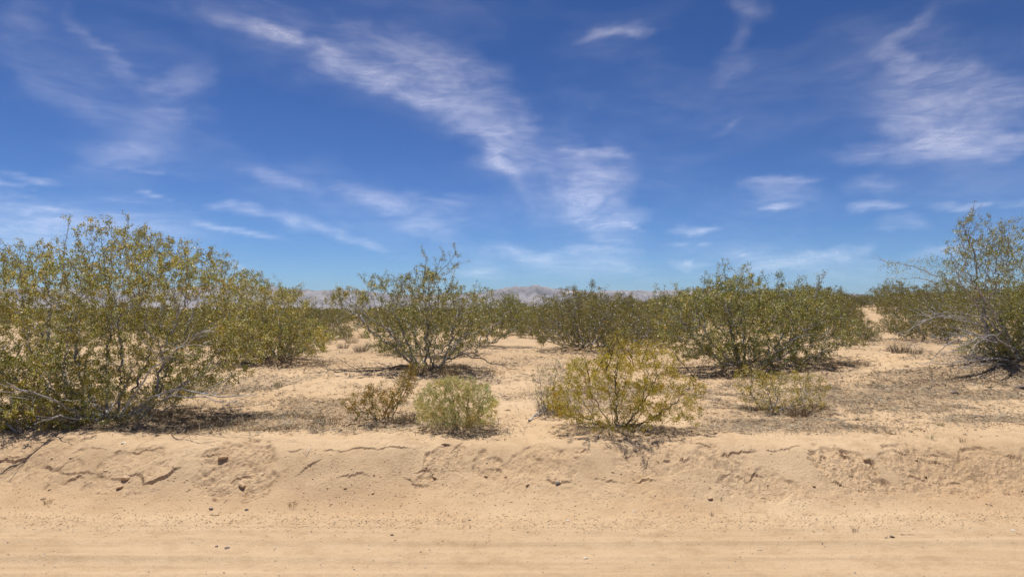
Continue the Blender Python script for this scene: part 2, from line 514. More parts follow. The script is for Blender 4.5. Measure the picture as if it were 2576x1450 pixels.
def litter_mask(x, y):
    m = np.zeros_like(x)
    for k, r in (('A', 1.7), ('B', 1.7), ('C', 1.3), ('D', 1.3), ('E', 1.7), ('F', 1.9), ('G', 0.75), ('H', 0.75), ('I', 0.5), ('J', 0.45), ('K', 1.6), ('N', 1.6)):
        bx, by, _ = BASES[k]
        dd = np.sqrt(((x - bx - 0.15) / (r * 1.15)) ** 2 + ((y - by + 0.15) / r) ** 2)
        m = np.maximum(m, 0.62 * (1 - sstep(0.35, 1.15, dd)))
    fld = sstep(0.46, 0.62, fbm(x * 0.8 + 2, y * 0.9, 81, 4))
    zone = sstep(6.75, 7.1, y)
    m = np.maximum(m, 0.52 * fld * zone)
    right = sstep(1.7, 2.6, x) * sstep(7.0, 7.25, y) * (1 - sstep(9.5, 11.5, y))
    m = np.maximum(m, right * (0.22 + 0.45 * sstep(0.42, 0.58, fbm(x * 1.1, y * 2.2, 82, 4))))
    left = (1 - sstep(-1.2, -0.3, x)) * sstep(6.8, 7.1, y) * (1 - sstep(8.5, 10, y))
    m = np.maximum(m, left * (0.25 + 0.3 * sstep(0.40, 0.58, fbm(x * 1.1, y * 2.2, 83, 4))))
    return m * sstep(6.55, 6.85, y + 0.25 * (fbm(x * 1.3, y * 0 + 2.0, 84, 3) - 0.5))

def add_float_attr(me, name, vals):
    a = me.attributes.new(name, 'FLOAT', 'POINT')
    a.data.foreach_set('value', np.asarray(vals, dtype=np.float32).ravel())

def near_cols(step):
    dense = np.arange(-6.4, 6.4001, step)
    out = 6.4 + np.cumsum(0.02 * 1.085 ** np.arange(70))
    return np.concatenate([-out[::-1], dense, out])

def ground_sheet(name, rows, mat, step=0.0135, flat=False):
    cols = near_cols(step)
    X, Y = np.meshgrid(cols, rows)
    Z, v, sl, plat = terrain(X, Y, True)
    me = mesh_np(name, np.stack([X, Y, Z], -1).reshape(-1, 3), grid_faces(len(rows), len(cols)), not flat)
    add_float_attr(me, 'litter', litter_mask(X, Y))
    bank_tint_amt = 0.32 * np.exp(-((v - 0.30) / 0.20) ** 2) * sstep(0.40, 0.62, fbm(X * 0.7, Y * 1.5, 85, 3)) * (1 - sstep(6.4, 6.7, Y))  # browner low on the bank, next line also in the slumps
    bank_tint_amt = np.maximum(bank_tint_amt, 0.12 * np.clip(sl, 0, 1))
    add_float_attr(me, 'damp', bank_tint_amt)
    return tag(link(name, me, mat), kind='structure')

r_back = np.concatenate([np.arange(-14, 3.4, 0.35), np.arange(3.45, 4.0, 0.05)])
r_road = np.arange(4.0, 5.4401, 0.018)
r_bank = np.arange(5.44, 6.8201, 0.0092)
g = [6.82]
st = 0.0105
while g[-1] < 12.0:
    g.append(g[-1] + st); st *= 1.0115
r_plat = np.array(g)
ground_sheet('dirt_road', np.concatenate([r_back, r_road[:-1], [5.44]]), M_ROAD, 0.028)
ground_sheet('sand_bank', np.concatenate([[5.44], r_bank[1:-1], [6.82]]), M_SAND, 0.0125, True)
ground_sheet('desert_floor', r_plat, M_SAND, 0.024)

# farther desert: one sheet out to the foot of the mountains
y0 = r_plat[-1] - 0.5
rows = [y0]
st = 0.10
while rows[-1] < 9500:
    rows.append(rows[-1] + st); st *= 1.028
rows = np.array(rows)
u = np.linspace(-1, 1, 201)
X = u[None, :] * (rows[:, None] * 1.25 + 14)
Y = np.repeat(rows[:, None], len(u), 1)
def terrain_far(x, y):
    z = terrain(x, np.minimum(y, 400)) if False else None
    z, v = profile(x, np.minimum(y, 3000))
    for (mx, my, r, h) in mounds:
        z = z + h * np.exp(-((x - mx) ** 2 + (y - my) ** 2) / (r * r))
    z = z + 0.045 * (fbm(x * 4.5, y * 3.2, 70, 4, 0.55) - 0.5) * (1 - sstep(20, 40, y))
    return z
Z = terrain_far(X, Y)
Z[rows < r_plat[-1] + 0.001] -= 0.02
me = mesh_np('desert_plain', np.stack([X, Y, Z], -1).reshape(-1, 3), grid_faces(len(rows), len(u)), True)
add_float_attr(me, 'litter', np.where(Y < 80, 0.42 * sstep(0.44, 0.62, fbm(X * 0.5, Y * 0.5, 81, 4)), 0.3))
add_float_attr(me, 'damp', np.zeros_like(X))
tag(link('desert_plain', me, M_FAR), kind='structure')

def zfar(x, y):
    a, b = np.array([float(x)]), np.array([float(y)])
    return float((terrain(a, b) if y < 11.4 else terrain_far(a, b))[0])

# ------------------------------------------------------------------ mountains
def mountain_material(name, lo, hi, pale):
    m, t, b = new_mat(name)
    geo = N(t, 'ShaderNodeNewGeometry')
    P = geo.outputs['Position']
    n1 = noise(t, P, 0.0045, 6, 0.65)
    col = ramp(t, n1, [(0.35, lo), (0.65, hi)])
    if pale:
        att = N(t, 'ShaderNodeAttribute', attribute_name='scar')
        n2 = noise(t, P, 0.02, 4, 0.7)
        f = math_n(t, 'ADD', att.outputs['Fac'], n2)
        col = mixc(t, mrange(t, f, 1.0, 1.25), col, (0.62, 0.58, 0.55))
    t.links.new(col, b.inputs['Base Color'])
    return m
M_MTN = mountain_material('mountain_rock', (0.150, 0.135, 0.135), (0.38, 0.345, 0.335), True)  # wide tone range: light and dark of the ridges put into the colour
M_MTN2 = mountain_material('far_mountain_rock', (0.15, 0.125, 0.11), (0.24, 0.205, 0.185), False)

def mountain(name, dist, prof, depth, mat, seed, scar=None):
    """prof: skyline points in the view (px, py), built as a real ridge at its distance, foothills in front and slopes behind"""
    pxs = np.array([p[0] for p in prof], float); pys = np.array([p[1] for p in prof], float)
    nx, ny = (520, 70) if dist < 8000 else (300, 44)
    px = np.linspace(pxs[0], pxs[-1], nx)
    x = (px - CX) / FPX * dist
    ridge = np.interp(px, pxs, pys)
    h = np.maximum((783 - ridge) / FPX * dist, 0)
    vv = np.linspace(0, 1, ny)
    Xm = np.repeat(x[None, :], ny, 0)
    k = depth / 1800.0
    Ym = dist - depth * 0.62 + depth * vv[:, None] + 0 * Xm
    crest = 0.62 + 0.10 * (fbm(Xm / (900 * k), Xm * 0, seed, 3) - 0.5)
    prof_v = np.where(vv[:, None] < crest, (vv[:, None] / crest) ** 1.7, np.clip((1 - vv[:, None]) / (1 - crest), 0, 1))
    rid = 1 - np.abs(fbm(Xm / (230 * k), Ym / (420 * k), seed + 3, 5, 0.55) * 2 - 1)
    fine = 1 - np.abs(fbm(Xm / (60 * k), Ym / (110 * k), seed + 9, 4, 0.55) * 2 - 1)
    foot = 4 * vv[:, None] * (1 - vv[:, None])
    Zm = h[None, :] * prof_v * (0.78 + 0.62 * (rid - 0.55)) + h[None, :] * 0.30 * (fine - 0.5) * np.minimum(prof_v * 2, 1)
    # keep the skyline at the height seen
    top = Zm.max(0)
    Zm = Zm * np.where(top > 1, h / np.maximum(top, 1), 1)[None, :] ** 0.85
    Zm = Zm * 0.985 + 1.0 * foot - 3.0 * (1 - np.minimum(1, vv[:, None] * 12))
    me = mesh_np(name, np.stack([Xm, Ym, Zm + 0.5], -1).reshape(-1, 3), grid_faces(ny, nx), True)
    if scar:
        sx = (scar[0] - CX) / FPX * dist
        sc = 0.6 * np.exp(-((Xm - sx) / (scar[1] / FPX * dist)) ** 2) * sstep(0.50, 0.75, prof_v) 
        add_float_attr(me, 'scar', sc)
    return tag(link(name, me, mat), kind='structure')

mountain('mountain_range', 6000,
         [(-900, 778), (-600, 748), (-420, 735), (-200, 742), (0, 728), (160, 722), (330, 730), (480, 720), (600, 716), (700, 722), (760, 731), (830, 729), (900, 727), (960, 736), (1050, 742), (1130, 739), (1190, 737),
          (1240, 728), (1270, 722), (1300, 717), (1322, 719), (1345, 714), (1372, 717), (1395, 726), (1440, 729), (1490, 731), (1540, 728), (1590, 727), (1640, 729), (1700, 728),
          (1740, 729), (1790, 736), (1850, 744), (1930, 752), (2010, 760), (2090, 768), (2150, 774), (2220, 779)],
         2200, M_MTN, 201, scar=(1432, 34))
mountain('distant_mountain_range', 10500,
         [(-900, 760), (-500, 742), (0, 735), (400, 730), (650, 728), (720, 724), (775, 726), (830, 732), (950, 738), (1100, 740), (1300, 730), (1400, 724), (1440, 725), (1490, 729), (1600, 735), (1700, 733), (1780, 728), (1850, 733), (1930, 742), (2030, 748), (2110, 742), (2160, 737), (2220, 745), (2270, 740),
          (2330, 733), (2420, 730), (2520, 736), (2700, 742), (2900, 748), (3200, 770)],
         2600, M_MTN2, 333)

# ------------------------------------------------------------------ haze in the air
import bmesh
bm = bmesh.new()
bmesh.ops.create_cube(bm, size=1.0)
for vtx in bm.verts:
    vtx.co.x *= 26000
    vtx.co.y = -60 if vtx.co.y < 0 else 12800
    vtx.co.z = -1.6 - 3.5 if vtx.co.z < 0 else 440
me = bpy.data.meshes.new('haze'); bm.to_mesh(me); bm.free()
mh = bpy.data.materials.new('haze_air'); mh.use_nodes = True
t = mh.node_tree
t.nodes.remove(t.nodes['Principled BSDF'])
pv = N(t, 'ShaderNodeVolumePrincipled')
pv.inputs['Color'].default_value = (0.50, 0.70, 1.0, 1)
pv.inputs['Density'].default_value = 3.9e-5
t.links.new(pv.outputs[0], t.nodes['Material Output'].inputs['Volume'])
tag(link('haze', me, mh), kind='stuff')

# ------------------------------------------------------------------ cirrus: a thin high sheet lit by the sun
strokes = [  # x1, y1, x2, y2, half-width, opacity
    (505, 22, 900, 140, 30, .75), (740, 100, 1190, 295, 48, .95), (850, 85, 1290, 225, 70, .50), (1000, 160, 1330, 330, 85, .38), (590, 45, 800, 105, 18, .5),
    (1120, 250, 1345, 430, 70, .42), (1190, 300, 1420, 570, 85, .32), (480, 15, 1340, 330, 110, .22), (1195, 320, 1335, 510, 30, .60), (1225, 360, 1310, 460, 16, .6), (1290, 250, 1340, 330, 30, .3),
    (1395, 385, 1595, 392, 20, .85), (1420, 455, 1590, 440, 40, .62), (1390, 505, 1590, 500, 45, .62), (1430, 565, 1590, 540, 45, .6), (1540, 552, 1640, 580, 7, .7), (1330, 360, 1560, 580, 110, .30),
    (130, 10, 390, 240, 22, .30), (370, 215, 540, 190, 36, .36), (0, 160, 280, 305, 42, .33), (300, 400, 520, 180, 80, .22), (180, 415, 480, 350, 40, .25), (0, 30, 120, 60, 60, .2),
    (600, 420, 830, 485, 24, .55), (850, 465, 1190, 600, 42, .78), (990, 490, 1195, 530, 38, .50), (230, 410, 500, 455, 8, .28),
    (520, 515, 710, 540, 14, .70), (680, 538, 1015, 636, 15, .80), (690, 540, 870, 585, 26, .55),
    (-80, 512, 500, 560, 20, .68), (-80, 570, 430, 550, 45, .50), (480, 555, 730, 600, 10, .60), (-60, 420, 160, 468, 7, .8), (-60, 450, 90, 472, 6, .6), (-60, 482, 80, 500, 10, .45), (345, 488, 450, 502, 8, .55), (0, 600, 260, 640, 30, .3), (-100, 555, 560, 590, 90, .34), (600, 470, 1180, 620, 110, .20), (-50, 60, 420, 330, 120, .16), (2150, 150, 2620, 520, 190, .22), (1380, 380, 1560, 620, 120, .2), (1750, 640, 2330, 690, 50, .26), (1150, 640, 1700, 690, 45, .22),
    (1455, 97, 1640, 66, 16, .50), (1835, 5, 1935, 35, 36, .48), (1780, 210, 1890, 140, 34, .26), (1830, 130, 1900, 60, 30, .2), (1790, 350, 1870, 300, 18, .25),
    (2210, 140, 2360, 15, 20, .42), (2195, 130, 2300, 165, 36, .66), (2205, 205, 2520, 175, 44, .58), (2200, 265, 2700, 235, 80, .72), (2215, 335, 2520, 330, 65, .74), (2190, 392, 2700, 345, 42, .85), (2085, 385, 2300, 372, 22, .48), (2240, 290, 2330, 380, 50, .38),
    (1880, 462, 2060, 450, 16, .55), (1910, 517, 2020, 515, 12, .6), (1890, 490, 2050, 482, 36, .32), (2130, 522, 2290, 512, 15, .62), (2110, 475, 2270, 460, 30, .36), (2330, 514, 2680, 508, 12, .75), (2200, 560, 2330, 550, 20, .3),
    (1685, 574, 1800, 572, 10, .7), (1670, 617, 1800, 611, 9, .55), (1840, 685, 2210, 615, 26, .62), (2085, 665, 2205, 620, 18, .5), (1850, 639, 1960, 646, 6, .65), (1220, 620, 1420, 650, 28, .38), (1140, 680, 1260, 692, 20, .36), (1685, 659, 1790, 682, 5, .5),
    (1280, 640, 1640, 630, 14, .36), (1440, 660, 1640, 680, 24, .25), (2280, 640, 2480, 620, 18, .4), (560, 660, 640, 668, 8, .5), (1500, 600, 1600, 608, 8, .4)]
cl_az = np.linspace(R(-52), R(52), 330)
cl_el = np.linspace(R(0.9), R(32), 130)
A2, E2 = np.meshgrid(cl_az, cl_el)
dx, dy, dz = np.sin(A2) * np.cos(E2), np.cos(A2) * np.cos(E2), np.sin(E2)
cp, sp = math.cos(PITCH), math.sin(PITCH)
fw = dy * cp + dz * sp; up = -dy * sp + dz * cp
PX, PY = CX + FPX * dx / fw, CY - FPX * up / fw
wob = 42
PXw = PX + wob * (fbm(PX / 90, PY / 45, 301, 4) - 0.5) * 2
PYw = PY + wob * 0.55 * (fbm(PX / 90, PY / 45, 302, 4) - 0.5) * 2
dens = np.zeros_like(PX)
for (x1, y1, x2, y2, hw, op) in strokes:
    L = math.hypot(x2 - x1, y2 - y1)
    ux, uy = (x2 - x1) / L, (y2 - y1) / L
    a = (PXw - (x1 + x2) / 2) * ux + (PYw - (y1 + y2) / 2) * uy
    b = -(PXw - (x1 + x2) / 2) * uy + (PYw - (y1 + y2) / 2) * ux
    w = max(hw, 9)
    rr = np.sqrt((np.abs(a) / (L / 2 + hw * 0.5)) ** 3 + (b / w) ** 2)
    s = min(1.0, op * (1.0 + 1.0 * (y1 > 490))) * (1 - sstep(0.0, 1.15, rr))
    dens = 1 - (1 - dens) * (1 - s * 0.85)
# beyond the view the same kind of thin cirrus goes on
out = sstep(0, 260, np.maximum(np.maximum(-PX - 60, PX - 2640), -PY - 40))
dens = np.maximum(dens, out * 0.55 * sstep(0.52, 0.72, fbm(A2 * 5, E2 * 13, 305, 4)))
dens = dens + 0.10 * sstep(0.40, 0.75, fbm(A2 * 6 + 3, E2 * 20, 306, 4)) + 0.30 * np.exp(-E2 / R(5.0)) * (0.5 + 0.5 * fbm(A2 * 8, E2 * 40, 307, 3))
RC = 21000
keep = dens > 0.004
fc = grid_faces(len(cl_el), len(cl_az))
fc = fc[keep.ravel()[fc].any(1)]
me = mesh_np('cirrus_clouds', (np.stack([dx, dy, dz], -1) * (1600.0 / np.maximum(dz, math.sin(R(0.9))))[..., None]).reshape(-1, 3), fc, True)
add_float_attr(me, 'cirrus_amount', dens)
m = bpy.data.materials.new('cirrus'); m.use_nodes = True
t = m.node_tree
t.nodes.remove(t.nodes['Principled BSDF'])
geo = N(t, 'ShaderNodeNewGeometry')
nv = N(t, 'ShaderNodeVectorMath', operation='NORMALIZE'); t.links.new(geo.outputs['Position'], nv.inputs[0])
sv = N(t, 'ShaderNodeVectorMath', operation='SCALE'); sv.inputs['Scale'].default_value = RC; t.links.new(nv.outputs[0], sv.inputs[0])
mp = N(t, 'ShaderNodeMapping'); mp.vector_type = 'POINT'
mp.inputs['Rotation'].default_value = (0, R(9), 0)
mp.inputs['Scale'].default_value = (1 / 3000, 1 / 3000, 1 / 1050)
t.links.new(sv.outputs[0], mp.inputs['Vector'])
n1 = N(t, 'ShaderNodeTexNoise'); n1.inputs['Scale'].default_value = 1.0; n1.inputs['Detail'].default_value = 7; n1.inputs['Roughness'].default_value = 0.62; n1.inputs['Distortion'].default_value = 1.4
t.links.new(mp.outputs[0], n1.inputs['Vector'])
mp2 = N(t, 'ShaderNodeMapping'); mp2.inputs['Rotation'].default_value = (0, R(-11), 0); mp2.inputs['Scale'].default_value = (1 / 1100, 1 / 1100, 1 / 210)
t.links.new(sv.outputs[0], mp2.inputs['Vector'])
n2 = N(t, 'ShaderNodeTexNoise'); n2.inputs['Scale'].default_value = 1.0; n2.inputs['Detail'].default_value = 8; n2.inputs['Roughness'].default_value = 0.6; n2.inputs['Distortion'].default_value = 1.6
t.links.new(mp2.outputs[0], n2.inputs['Vector'])
at_ = N(t, 'ShaderNodeAttribute', attribute_name='cirrus_amount')
f1 = mrange(t, n1.outputs['Fac'], 0.28, 0.68, 0.42, 1.2)
f2 = mrange(t, n2.outputs['Fac'], 0.32, 0.68, 0.76, 1.14)
f = math_n(t, 'MULTIPLY', f1, f2)
f = math_n(t, 'MULTIPLY', f, at_.outputs['Fac'])
f = math_n(t, 'MULTIPLY', f, 0.195)
f = math_n(t, 'MINIMUM', f, 0.8)
df = N(t, 'ShaderNodeBsdfDiffuse'); df.inputs['Color'].default_value = (0.9, 0.9, 0.92, 1)
tl = N(t, 'ShaderNodeBsdfTranslucent'); tl.inputs['Color'].default_value = (0.9, 0.9, 0.92, 1)
ad = N(t, 'ShaderNodeAddShader')
t.links.new(df.outputs[0], ad.inputs[0]); t.links.new(tl.outputs[0], ad.inputs[1])
tp = N(t, 'ShaderNodeBsdfTransparent')
mx = N(t, 'ShaderNodeMixShader')
t.links.new(f, mx.inputs[0]); t.links.new(tp.outputs[0], mx.inputs[1]); t.links.new(ad.outputs[0], mx.inputs[2])
t.links.new(mx.outputs[0], t.nodes['Material Output'].inputs['Surface'])
tag(link('cirrus_clouds', me, m), kind='structure')

# ------------------------------------------------------------------ shrubs
def in_poly(px, pz, poly):
    inside = np.zeros(len(px), bool)
    n = len(poly)
    for i in range(n):
        x1, z1 = poly[i]; x2, z2 = poly[(i + 1) % n]
        c = ((z1 > pz) != (z2 > pz)) & (px < (x2 - x1) * (pz - z1) / (z2 - z1 + 1e-12) + x1)
        inside ^= c
    return inside

def crown_points(rng, poly, n, depth, n_clump, sig, empty=0.25, yoff=0.0, even=0.35):
    """points of a crown: a closed outline (x, z in metres from the foot) given a round depth"""
    poly = np.array(poly)
    x0, x1 = poly[:, 0].min(), poly[:, 0].max(); z0, z1 = poly[:, 1].min(), poly[:, 1].max()
    xc, hw = (x0 + x1) / 2, (x1 - x0) / 2
    zc = z0 + 0.35 * (z1 - z0)
    def samp(k):
        out = np.zeros((0, 2))
        while len(out) < k:
            p = np.stack([rng.uniform(x0, x1, k * 3), rng.uniform(z0, z1, k * 3)], 1)
            out = np.concatenate([out, p[in_poly(p[:, 0], p[:, 1], poly)]])
        return out[:k]
    cen = samp(n_clump)
    def with_depth(p):
        nx = (p[:, 0] - xc) / hw
        nz = np.where(p[:, 1] > zc, (p[:, 1] - zc) / (z1 - zc), (zc - p[:, 1]) / (zc - z0 + 1e-6) * 0.7)
        hd = depth * np.sqrt(np.clip(1 - 0.75 * nx * nx - 0.62 * nz * nz, 0.03, 1))
        return hd
    cy = with_depth(cen) * rng.uniform(-1, 1, n_clump)
    idx = rng.integers(0, n_clump, n)
    pts = np.stack([cen[idx, 0], cy[idx], cen[idx, 1]], 1) + rng.normal(0, 1, (n, 3)) * np.array((sig, sig, sig * 0.85))
    k = int(n * even)
    if k:
        q = samp(k)
        pts[:k] = np.stack([q[:, 0], with_depth(q) * rng.uniform(-1, 1, k), q[:, 1]], 1)
    pts[:, 1] += yoff * np.clip(pts[:, 2] / (0.5 * z1) + 0.3, 0, 1)
    ok = in_poly(pts[:, 0], pts[:, 2], poly)
    pts = pts[ok]
    L = np.linalg.norm(pts * np.array((1, 1, 1.0)), axis=1)
    lim = empty * min(hw, z1)
    return pts[(L > lim) & (pts[:, 2] > 0.03)]

def grow(rng, att, stems, D, dk, jit, maxit=110, grav=0.0):
    pos = []; par = []; root = []
    for ri, st in enumerate(stems):
        for k, p in enumerate(st):
            pos.append(p); par.append(-1 if k == 0 else len(pos) - 2); root.append(ri)
    pos = np.array(pos); par = list(par); root = list(root)
    alive = np.ones(len(att), bool)
    def dist_to(a, nodes):
        d2 = (a ** 2).sum(1)[:, None] + (nodes ** 2).sum(1)[None, :] - 2 * a @ nodes.T
        j = d2.argmin(1)
        return d2[np.arange(len(a)), j], j
    bd, bi = dist_to(att, pos)
    nchild = np.zeros(len(pos), int)
    for it in range(maxit):
        alive &= bd > dk * dk
        if not alive.any():
            break
        ai = np.nonzero(alive)[0]
        v = att[ai] - pos[bi[ai]]
        v /= np.linalg.norm(v, axis=1)[:, None] + 1e-9
        acc = np.zeros((len(pos), 3)); cnt = np.zeros(len(pos))
        np.add.at(acc, bi[ai], v); np.add.at(cnt, bi[ai], 1)
        src = np.nonzero((cnt > 0) & (nchild < 3))[0]
        if not len(src):
            break
        d = acc[src] / cnt[src][:, None]
        d = d + rng.normal(0, 0.28, d.shape)
        d[:, 2] += grav
        d /= np.linalg.norm(d, axis=1)[:, None] + 1e-9
        new = pos[src] + d * D
        base = len(pos)
        pos = np.concatenate([pos, new])
        nchild[src] += 1
        nchild = np.concatenate([nchild, np.zeros(len(new), int)])
        for s in src:
            par.append(int(s)); root.append(root[s])
        nd, nj = dist_to(att[ai], new)
        better = nd < bd[ai]
        bd[ai[better]] = nd[better]; bi[ai[better]] = base + nj[better]
    par = np.array(par); root = np.array(root)
    pos = pos + rng.normal(0, jit * D, pos.shape) * (par >= 0)[:, None]
    return pos, par, root

def radii(par, r0, ex):
    n = len(par)
    acc = np.zeros(n)
    r = np.zeros(n)
    for i in range(n - 1, -1, -1):
        r[i] = (acc[i] if acc[i] > 0 else r0 ** ex) ** (1 / ex)
        if par[i] >= 0:
            acc[par[i]] += r[i] ** ex
    return r

def tube(pts, rad, sides):
    pts = np.asarray(pts, float); rad = np.asarray(rad, float)
    T = np.gradient(pts, axis=0)
    T /= np.linalg.norm(T, axis=1)[:, None] + 1e-9
    ref = np.array((0.31, 0.23, 0.92)) if abs(T[0] @ np.array((0.31, 0.23, 0.92))) < 0.85 else np.array((0.9, -0.4, 0.1))
    U = np.cross(T, ref); U /= np.linalg.norm(U, axis=1)[:, None] + 1e-9
    V = np.cross(T, U)
    a = np.arange(sides) * 2 * math.pi / sides
    v = pts[:, None, :] + rad[:, None, None] * (np.cos(a)[None, :, None] * U[:, None, :] + np.sin(a)[None, :, None] * V[:, None, :])
    n = len(pts)
    i = np.arange(n - 1)[:, None] * sides
    j = np.arange(sides)[None, :]; j2 = (j + 1) % sides
    f = np.stack([i + j, i + j2, i + sides + j2, i + sides + j], -1).reshape(-1, 4)
    return v.reshape(-1, 3), f

class Buf:
    def __init__(self): self.v = []; self.f = []; self.n = 0
    def add(self, v, f):
        self.v.append(v); self.f.append(f + self.n); self.n += len(v)
    def mesh(self, name, smooth=False):
        if not self.v: return None
        return mesh_np(name, np.concatenate(self.v), np.concatenate(self.f), smooth)

def tubes_of(pos, par, root, r, n_root, fat=0.006):
    n = len(pos)
    kids = [[] for _ in range(n)]
    for i in range(n):
        if par[i] >= 0: kids[par[i]].append(i)
    bufs = [Buf() for _ in range(n_root)]
    starts = [i for i in range(n) if par[i] < 0]
    stack = [(s, None) for s in starts]
    while stack:
        s, pfrom = stack.pop()
        ch = [] if pfrom is None else [pfrom]
        i = s
        while True:
            ch.append(i)
            if not kids[i]: break
            k = sorted(kids[i], key=lambda q: -r[q])
            for q in k[1:]: stack.append((q, i))
            i = k[0]
        if len(ch) < 2: continue
        rr = r[ch].copy()
        if pfrom is not None: rr[0] = rr[1]
        rr[-1] *= 0.5
        v, f = tube(pos[ch], rr, 5 if rr.max() > fat else 3)
        bufs[root[s]].add(v, f)
    return bufs

def leaves(rng, cen, L, Wd, dirs=None, align=0.35):
    """one small lens-shaped leaf (quad) at each centre"""
    n = len(cen)
    a = rng.normal(0, 1, (n, 3))
    if dirs is not None: a = a * (1 - align) + dirs * align * 2.2
    a /= np.linalg.norm(a, axis=1)[:, None] + 1e-9
    b = np.cross(a, rng.normal(0, 1, (n, 3))); b /= np.linalg.norm(b, axis=1)[:, None] + 1e-9
    l = (L * rng.uniform(0.65, 1.25, n))[:, None]; w = (Wd * rng.uniform(0.7, 1.25, n))[:, None]
    v = np.stack([cen - a * l / 2, cen + b * w / 2 - a * l * 0.05, cen + a * l / 2, cen - b * w / 2 - a * l * 0.05], 1)
    return v.reshape(-1, 3), np.arange(n * 4).reshape(n, 4)

OCT = np.array([(1, 0, 0), (0, 1, 0), (-1, 0, 0), (0, -1, 0), (0, 0, 1), (0, 0, -1)], float)
OCTF = np.array([(0, 1, 4), (1, 2, 4), (2, 3, 4), (3, 0, 4), (1, 0, 5), (2, 1, 5), (3, 2, 5), (0, 3, 5)])

def balls(rng, cen, rad):
    n = len(cen)
    s = (rad * rng.uniform(0.7, 1.2, n))[:, None, None]
    v = cen[:, None, :] + OCT[None] * s * rng.uniform(0.8, 1.2, (n, 6, 1))
    f = OCTF[None] + (np.arange(n) * 6)[:, None, None]
    return v.reshape(-1, 3), f.reshape(-1, 3)

def make_shrub(seed, poly, depth, n_att, n_clump, sig, n_stem, D, dk, r0, leaf_n, leaf_len, leaf_w, spread,
               base_r=0.14, empty=0.3, jit=0.30, ex=2.25, leafless=0.0, seeds=0, grav=0.03, reach=0.55, yoff=0.0, even=0.35, seed_r=0.008):
    """returns list of stem meshes' buffers, foliage arrays, seed arrays (all round the foot at 0,0,0)"""
    rng = np.random.default_rng(seed)
    att = crown_points(rng, poly, n_att, depth, n_clump, sig, empty, yoff, even)
    # stems aim at points of the crown that lie well apart
    idx = [int(rng.integers(len(att)))]
    dmin = np.full(len(att), 1e9)
    for _ in range(n_stem - 1):
        dmin = np.minimum(dmin, ((att - att[idx[-1]]) ** 2).sum(1))
        idx.append(int(np.argmax(dmin * rng.uniform(0.5, 1, len(att)))))
    stems = []
    for i in idx:
        tgt = att[i]
        h = np.array((tgt[0], tgt[1], 0.0)); hl = np.linalg.norm(h) + 1e-6
        p0 = h / hl * base_r * rng.uniform(0.3, 1.0) + np.append(rng.normal(0, base_r * 0.3, 2), 0)
        p0[2] = -0.03
        p2 = p0 + (tgt - p0) * reach * rng.uniform(0.75, 1.15)
        Ls = np.linalg.norm(p2 - p0)
        p1 = (p0 + p2) / 2 + h / hl * 0.10 * Ls - np.array((0, 0, 0.04 * Ls)) + rng.normal(0, 0.05 * Ls, 3)
        p1[2] = max(p1[2], 0.04); p2[2] = max(p2[2], 0.06)
        n = max(3, int(Ls / D))
        tt = np.linspace(0, 1, n)[:, None]
        pl = (1 - tt) ** 2 * p0 + 2 * tt * (1 - tt) * p1 + tt ** 2 * p2
        pl[1:] += np.cumsum(rng.normal(0, 0.16 * D, (n - 1, 3)), 0) * 0.7
        pl[1:, 2] = np.maximum(pl[1:, 2], 0.02)
        stems.append(pl)
    pos, par, root = grow(rng, att, stems, D, dk, jit, grav=grav)
    pos[:, 2] = np.where(par >= 0, np.maximum(pos[:, 2], 0.015), pos[:, 2])
    r = radii(par, r0, ex)
    bufs = tubes_of(pos, par, root, r, n_stem)
    # leaves on the young wood
    young = np.nonzero((r < r0 * 2.1) & (par >= 0))[0]
    if leafless > 0:
        bare = fbm(pos[young, 0] * 2.2 + seed, pos[young, 2] * 2.2, 12, 2) < leafless
        young = young[~bare]
    has_kid = np.zeros(len(pos), bool); has_kid[par[par >= 0]] = True
    tip = ~has_kid[young]
    wt = np.where(tip, 1.9, np.where(r[young] < r0 * 1.35, 0.75, 0.22))
    cnt = rng.poisson(leaf_n * wt)
    ii = np.repeat(young, cnt)
    tfrac = rng.uniform(0, 1.15, len(ii))[:, None]
    seg = pos[ii] - pos[par[ii]]
    cen = pos[par[ii]] + seg * tfrac + rng.normal(0, spread, (len(ii), 3))
    dirs = seg / (np.linalg.norm(seg, axis=1)[:, None] + 1e-9) + np.array((0, 0, 0.3))
    cen[:, 2] = np.maximum(cen[:, 2], 0.012)
    fol = leaves(rng, cen, leaf_len, leaf_w, dirs)
    sd = None
    if seeds:
        k = rng.choice(len(cen), min(seeds, len(cen)), replace=False)
        sd = balls(rng, cen[k] + rng.normal(0, 0.012, (len(k), 3)), seed_r)
    return bufs, fol, sd

def build_shrub(name, label, cat, base, res, m_bark, m_leaf, m_seed=None, group=None, join=False, part='branch'):
    bufs, fol, sd = res
    root = thing(name, label, cat, tuple(base), group)
    if join:
        B = Buf()
        for b in bufs:
            if b.v: B.add(np.concatenate(b.v), np.concatenate(b.f))
        o = link('branches', B.mesh('branches', True), m_bark, root)
        o['kind'] = 'stuff'
    else:
        for b in bufs:
            me = b.mesh(part, True)
            if me: link(part, me, m_bark, root)
    o = link('foliage', mesh_np('foliage', *fol), m_leaf, root)
    o['kind'] = 'stuff'
    if sd is not None:
        o = link('seed_heads', mesh_np('seed_heads', *sd), m_seed, root)
        o['kind'] = 'stuff'
    return root

def outline(base, pts, dy=0.0):
    """photo outline to metres in the upright plane through the bush's foot"""
    out = []
    for (px, py) in pts:
        p = at(px, py, base[1] + dy)
        out.append((p[0] - base[0], max(p[2] - base[2], 0.02)))
    return out

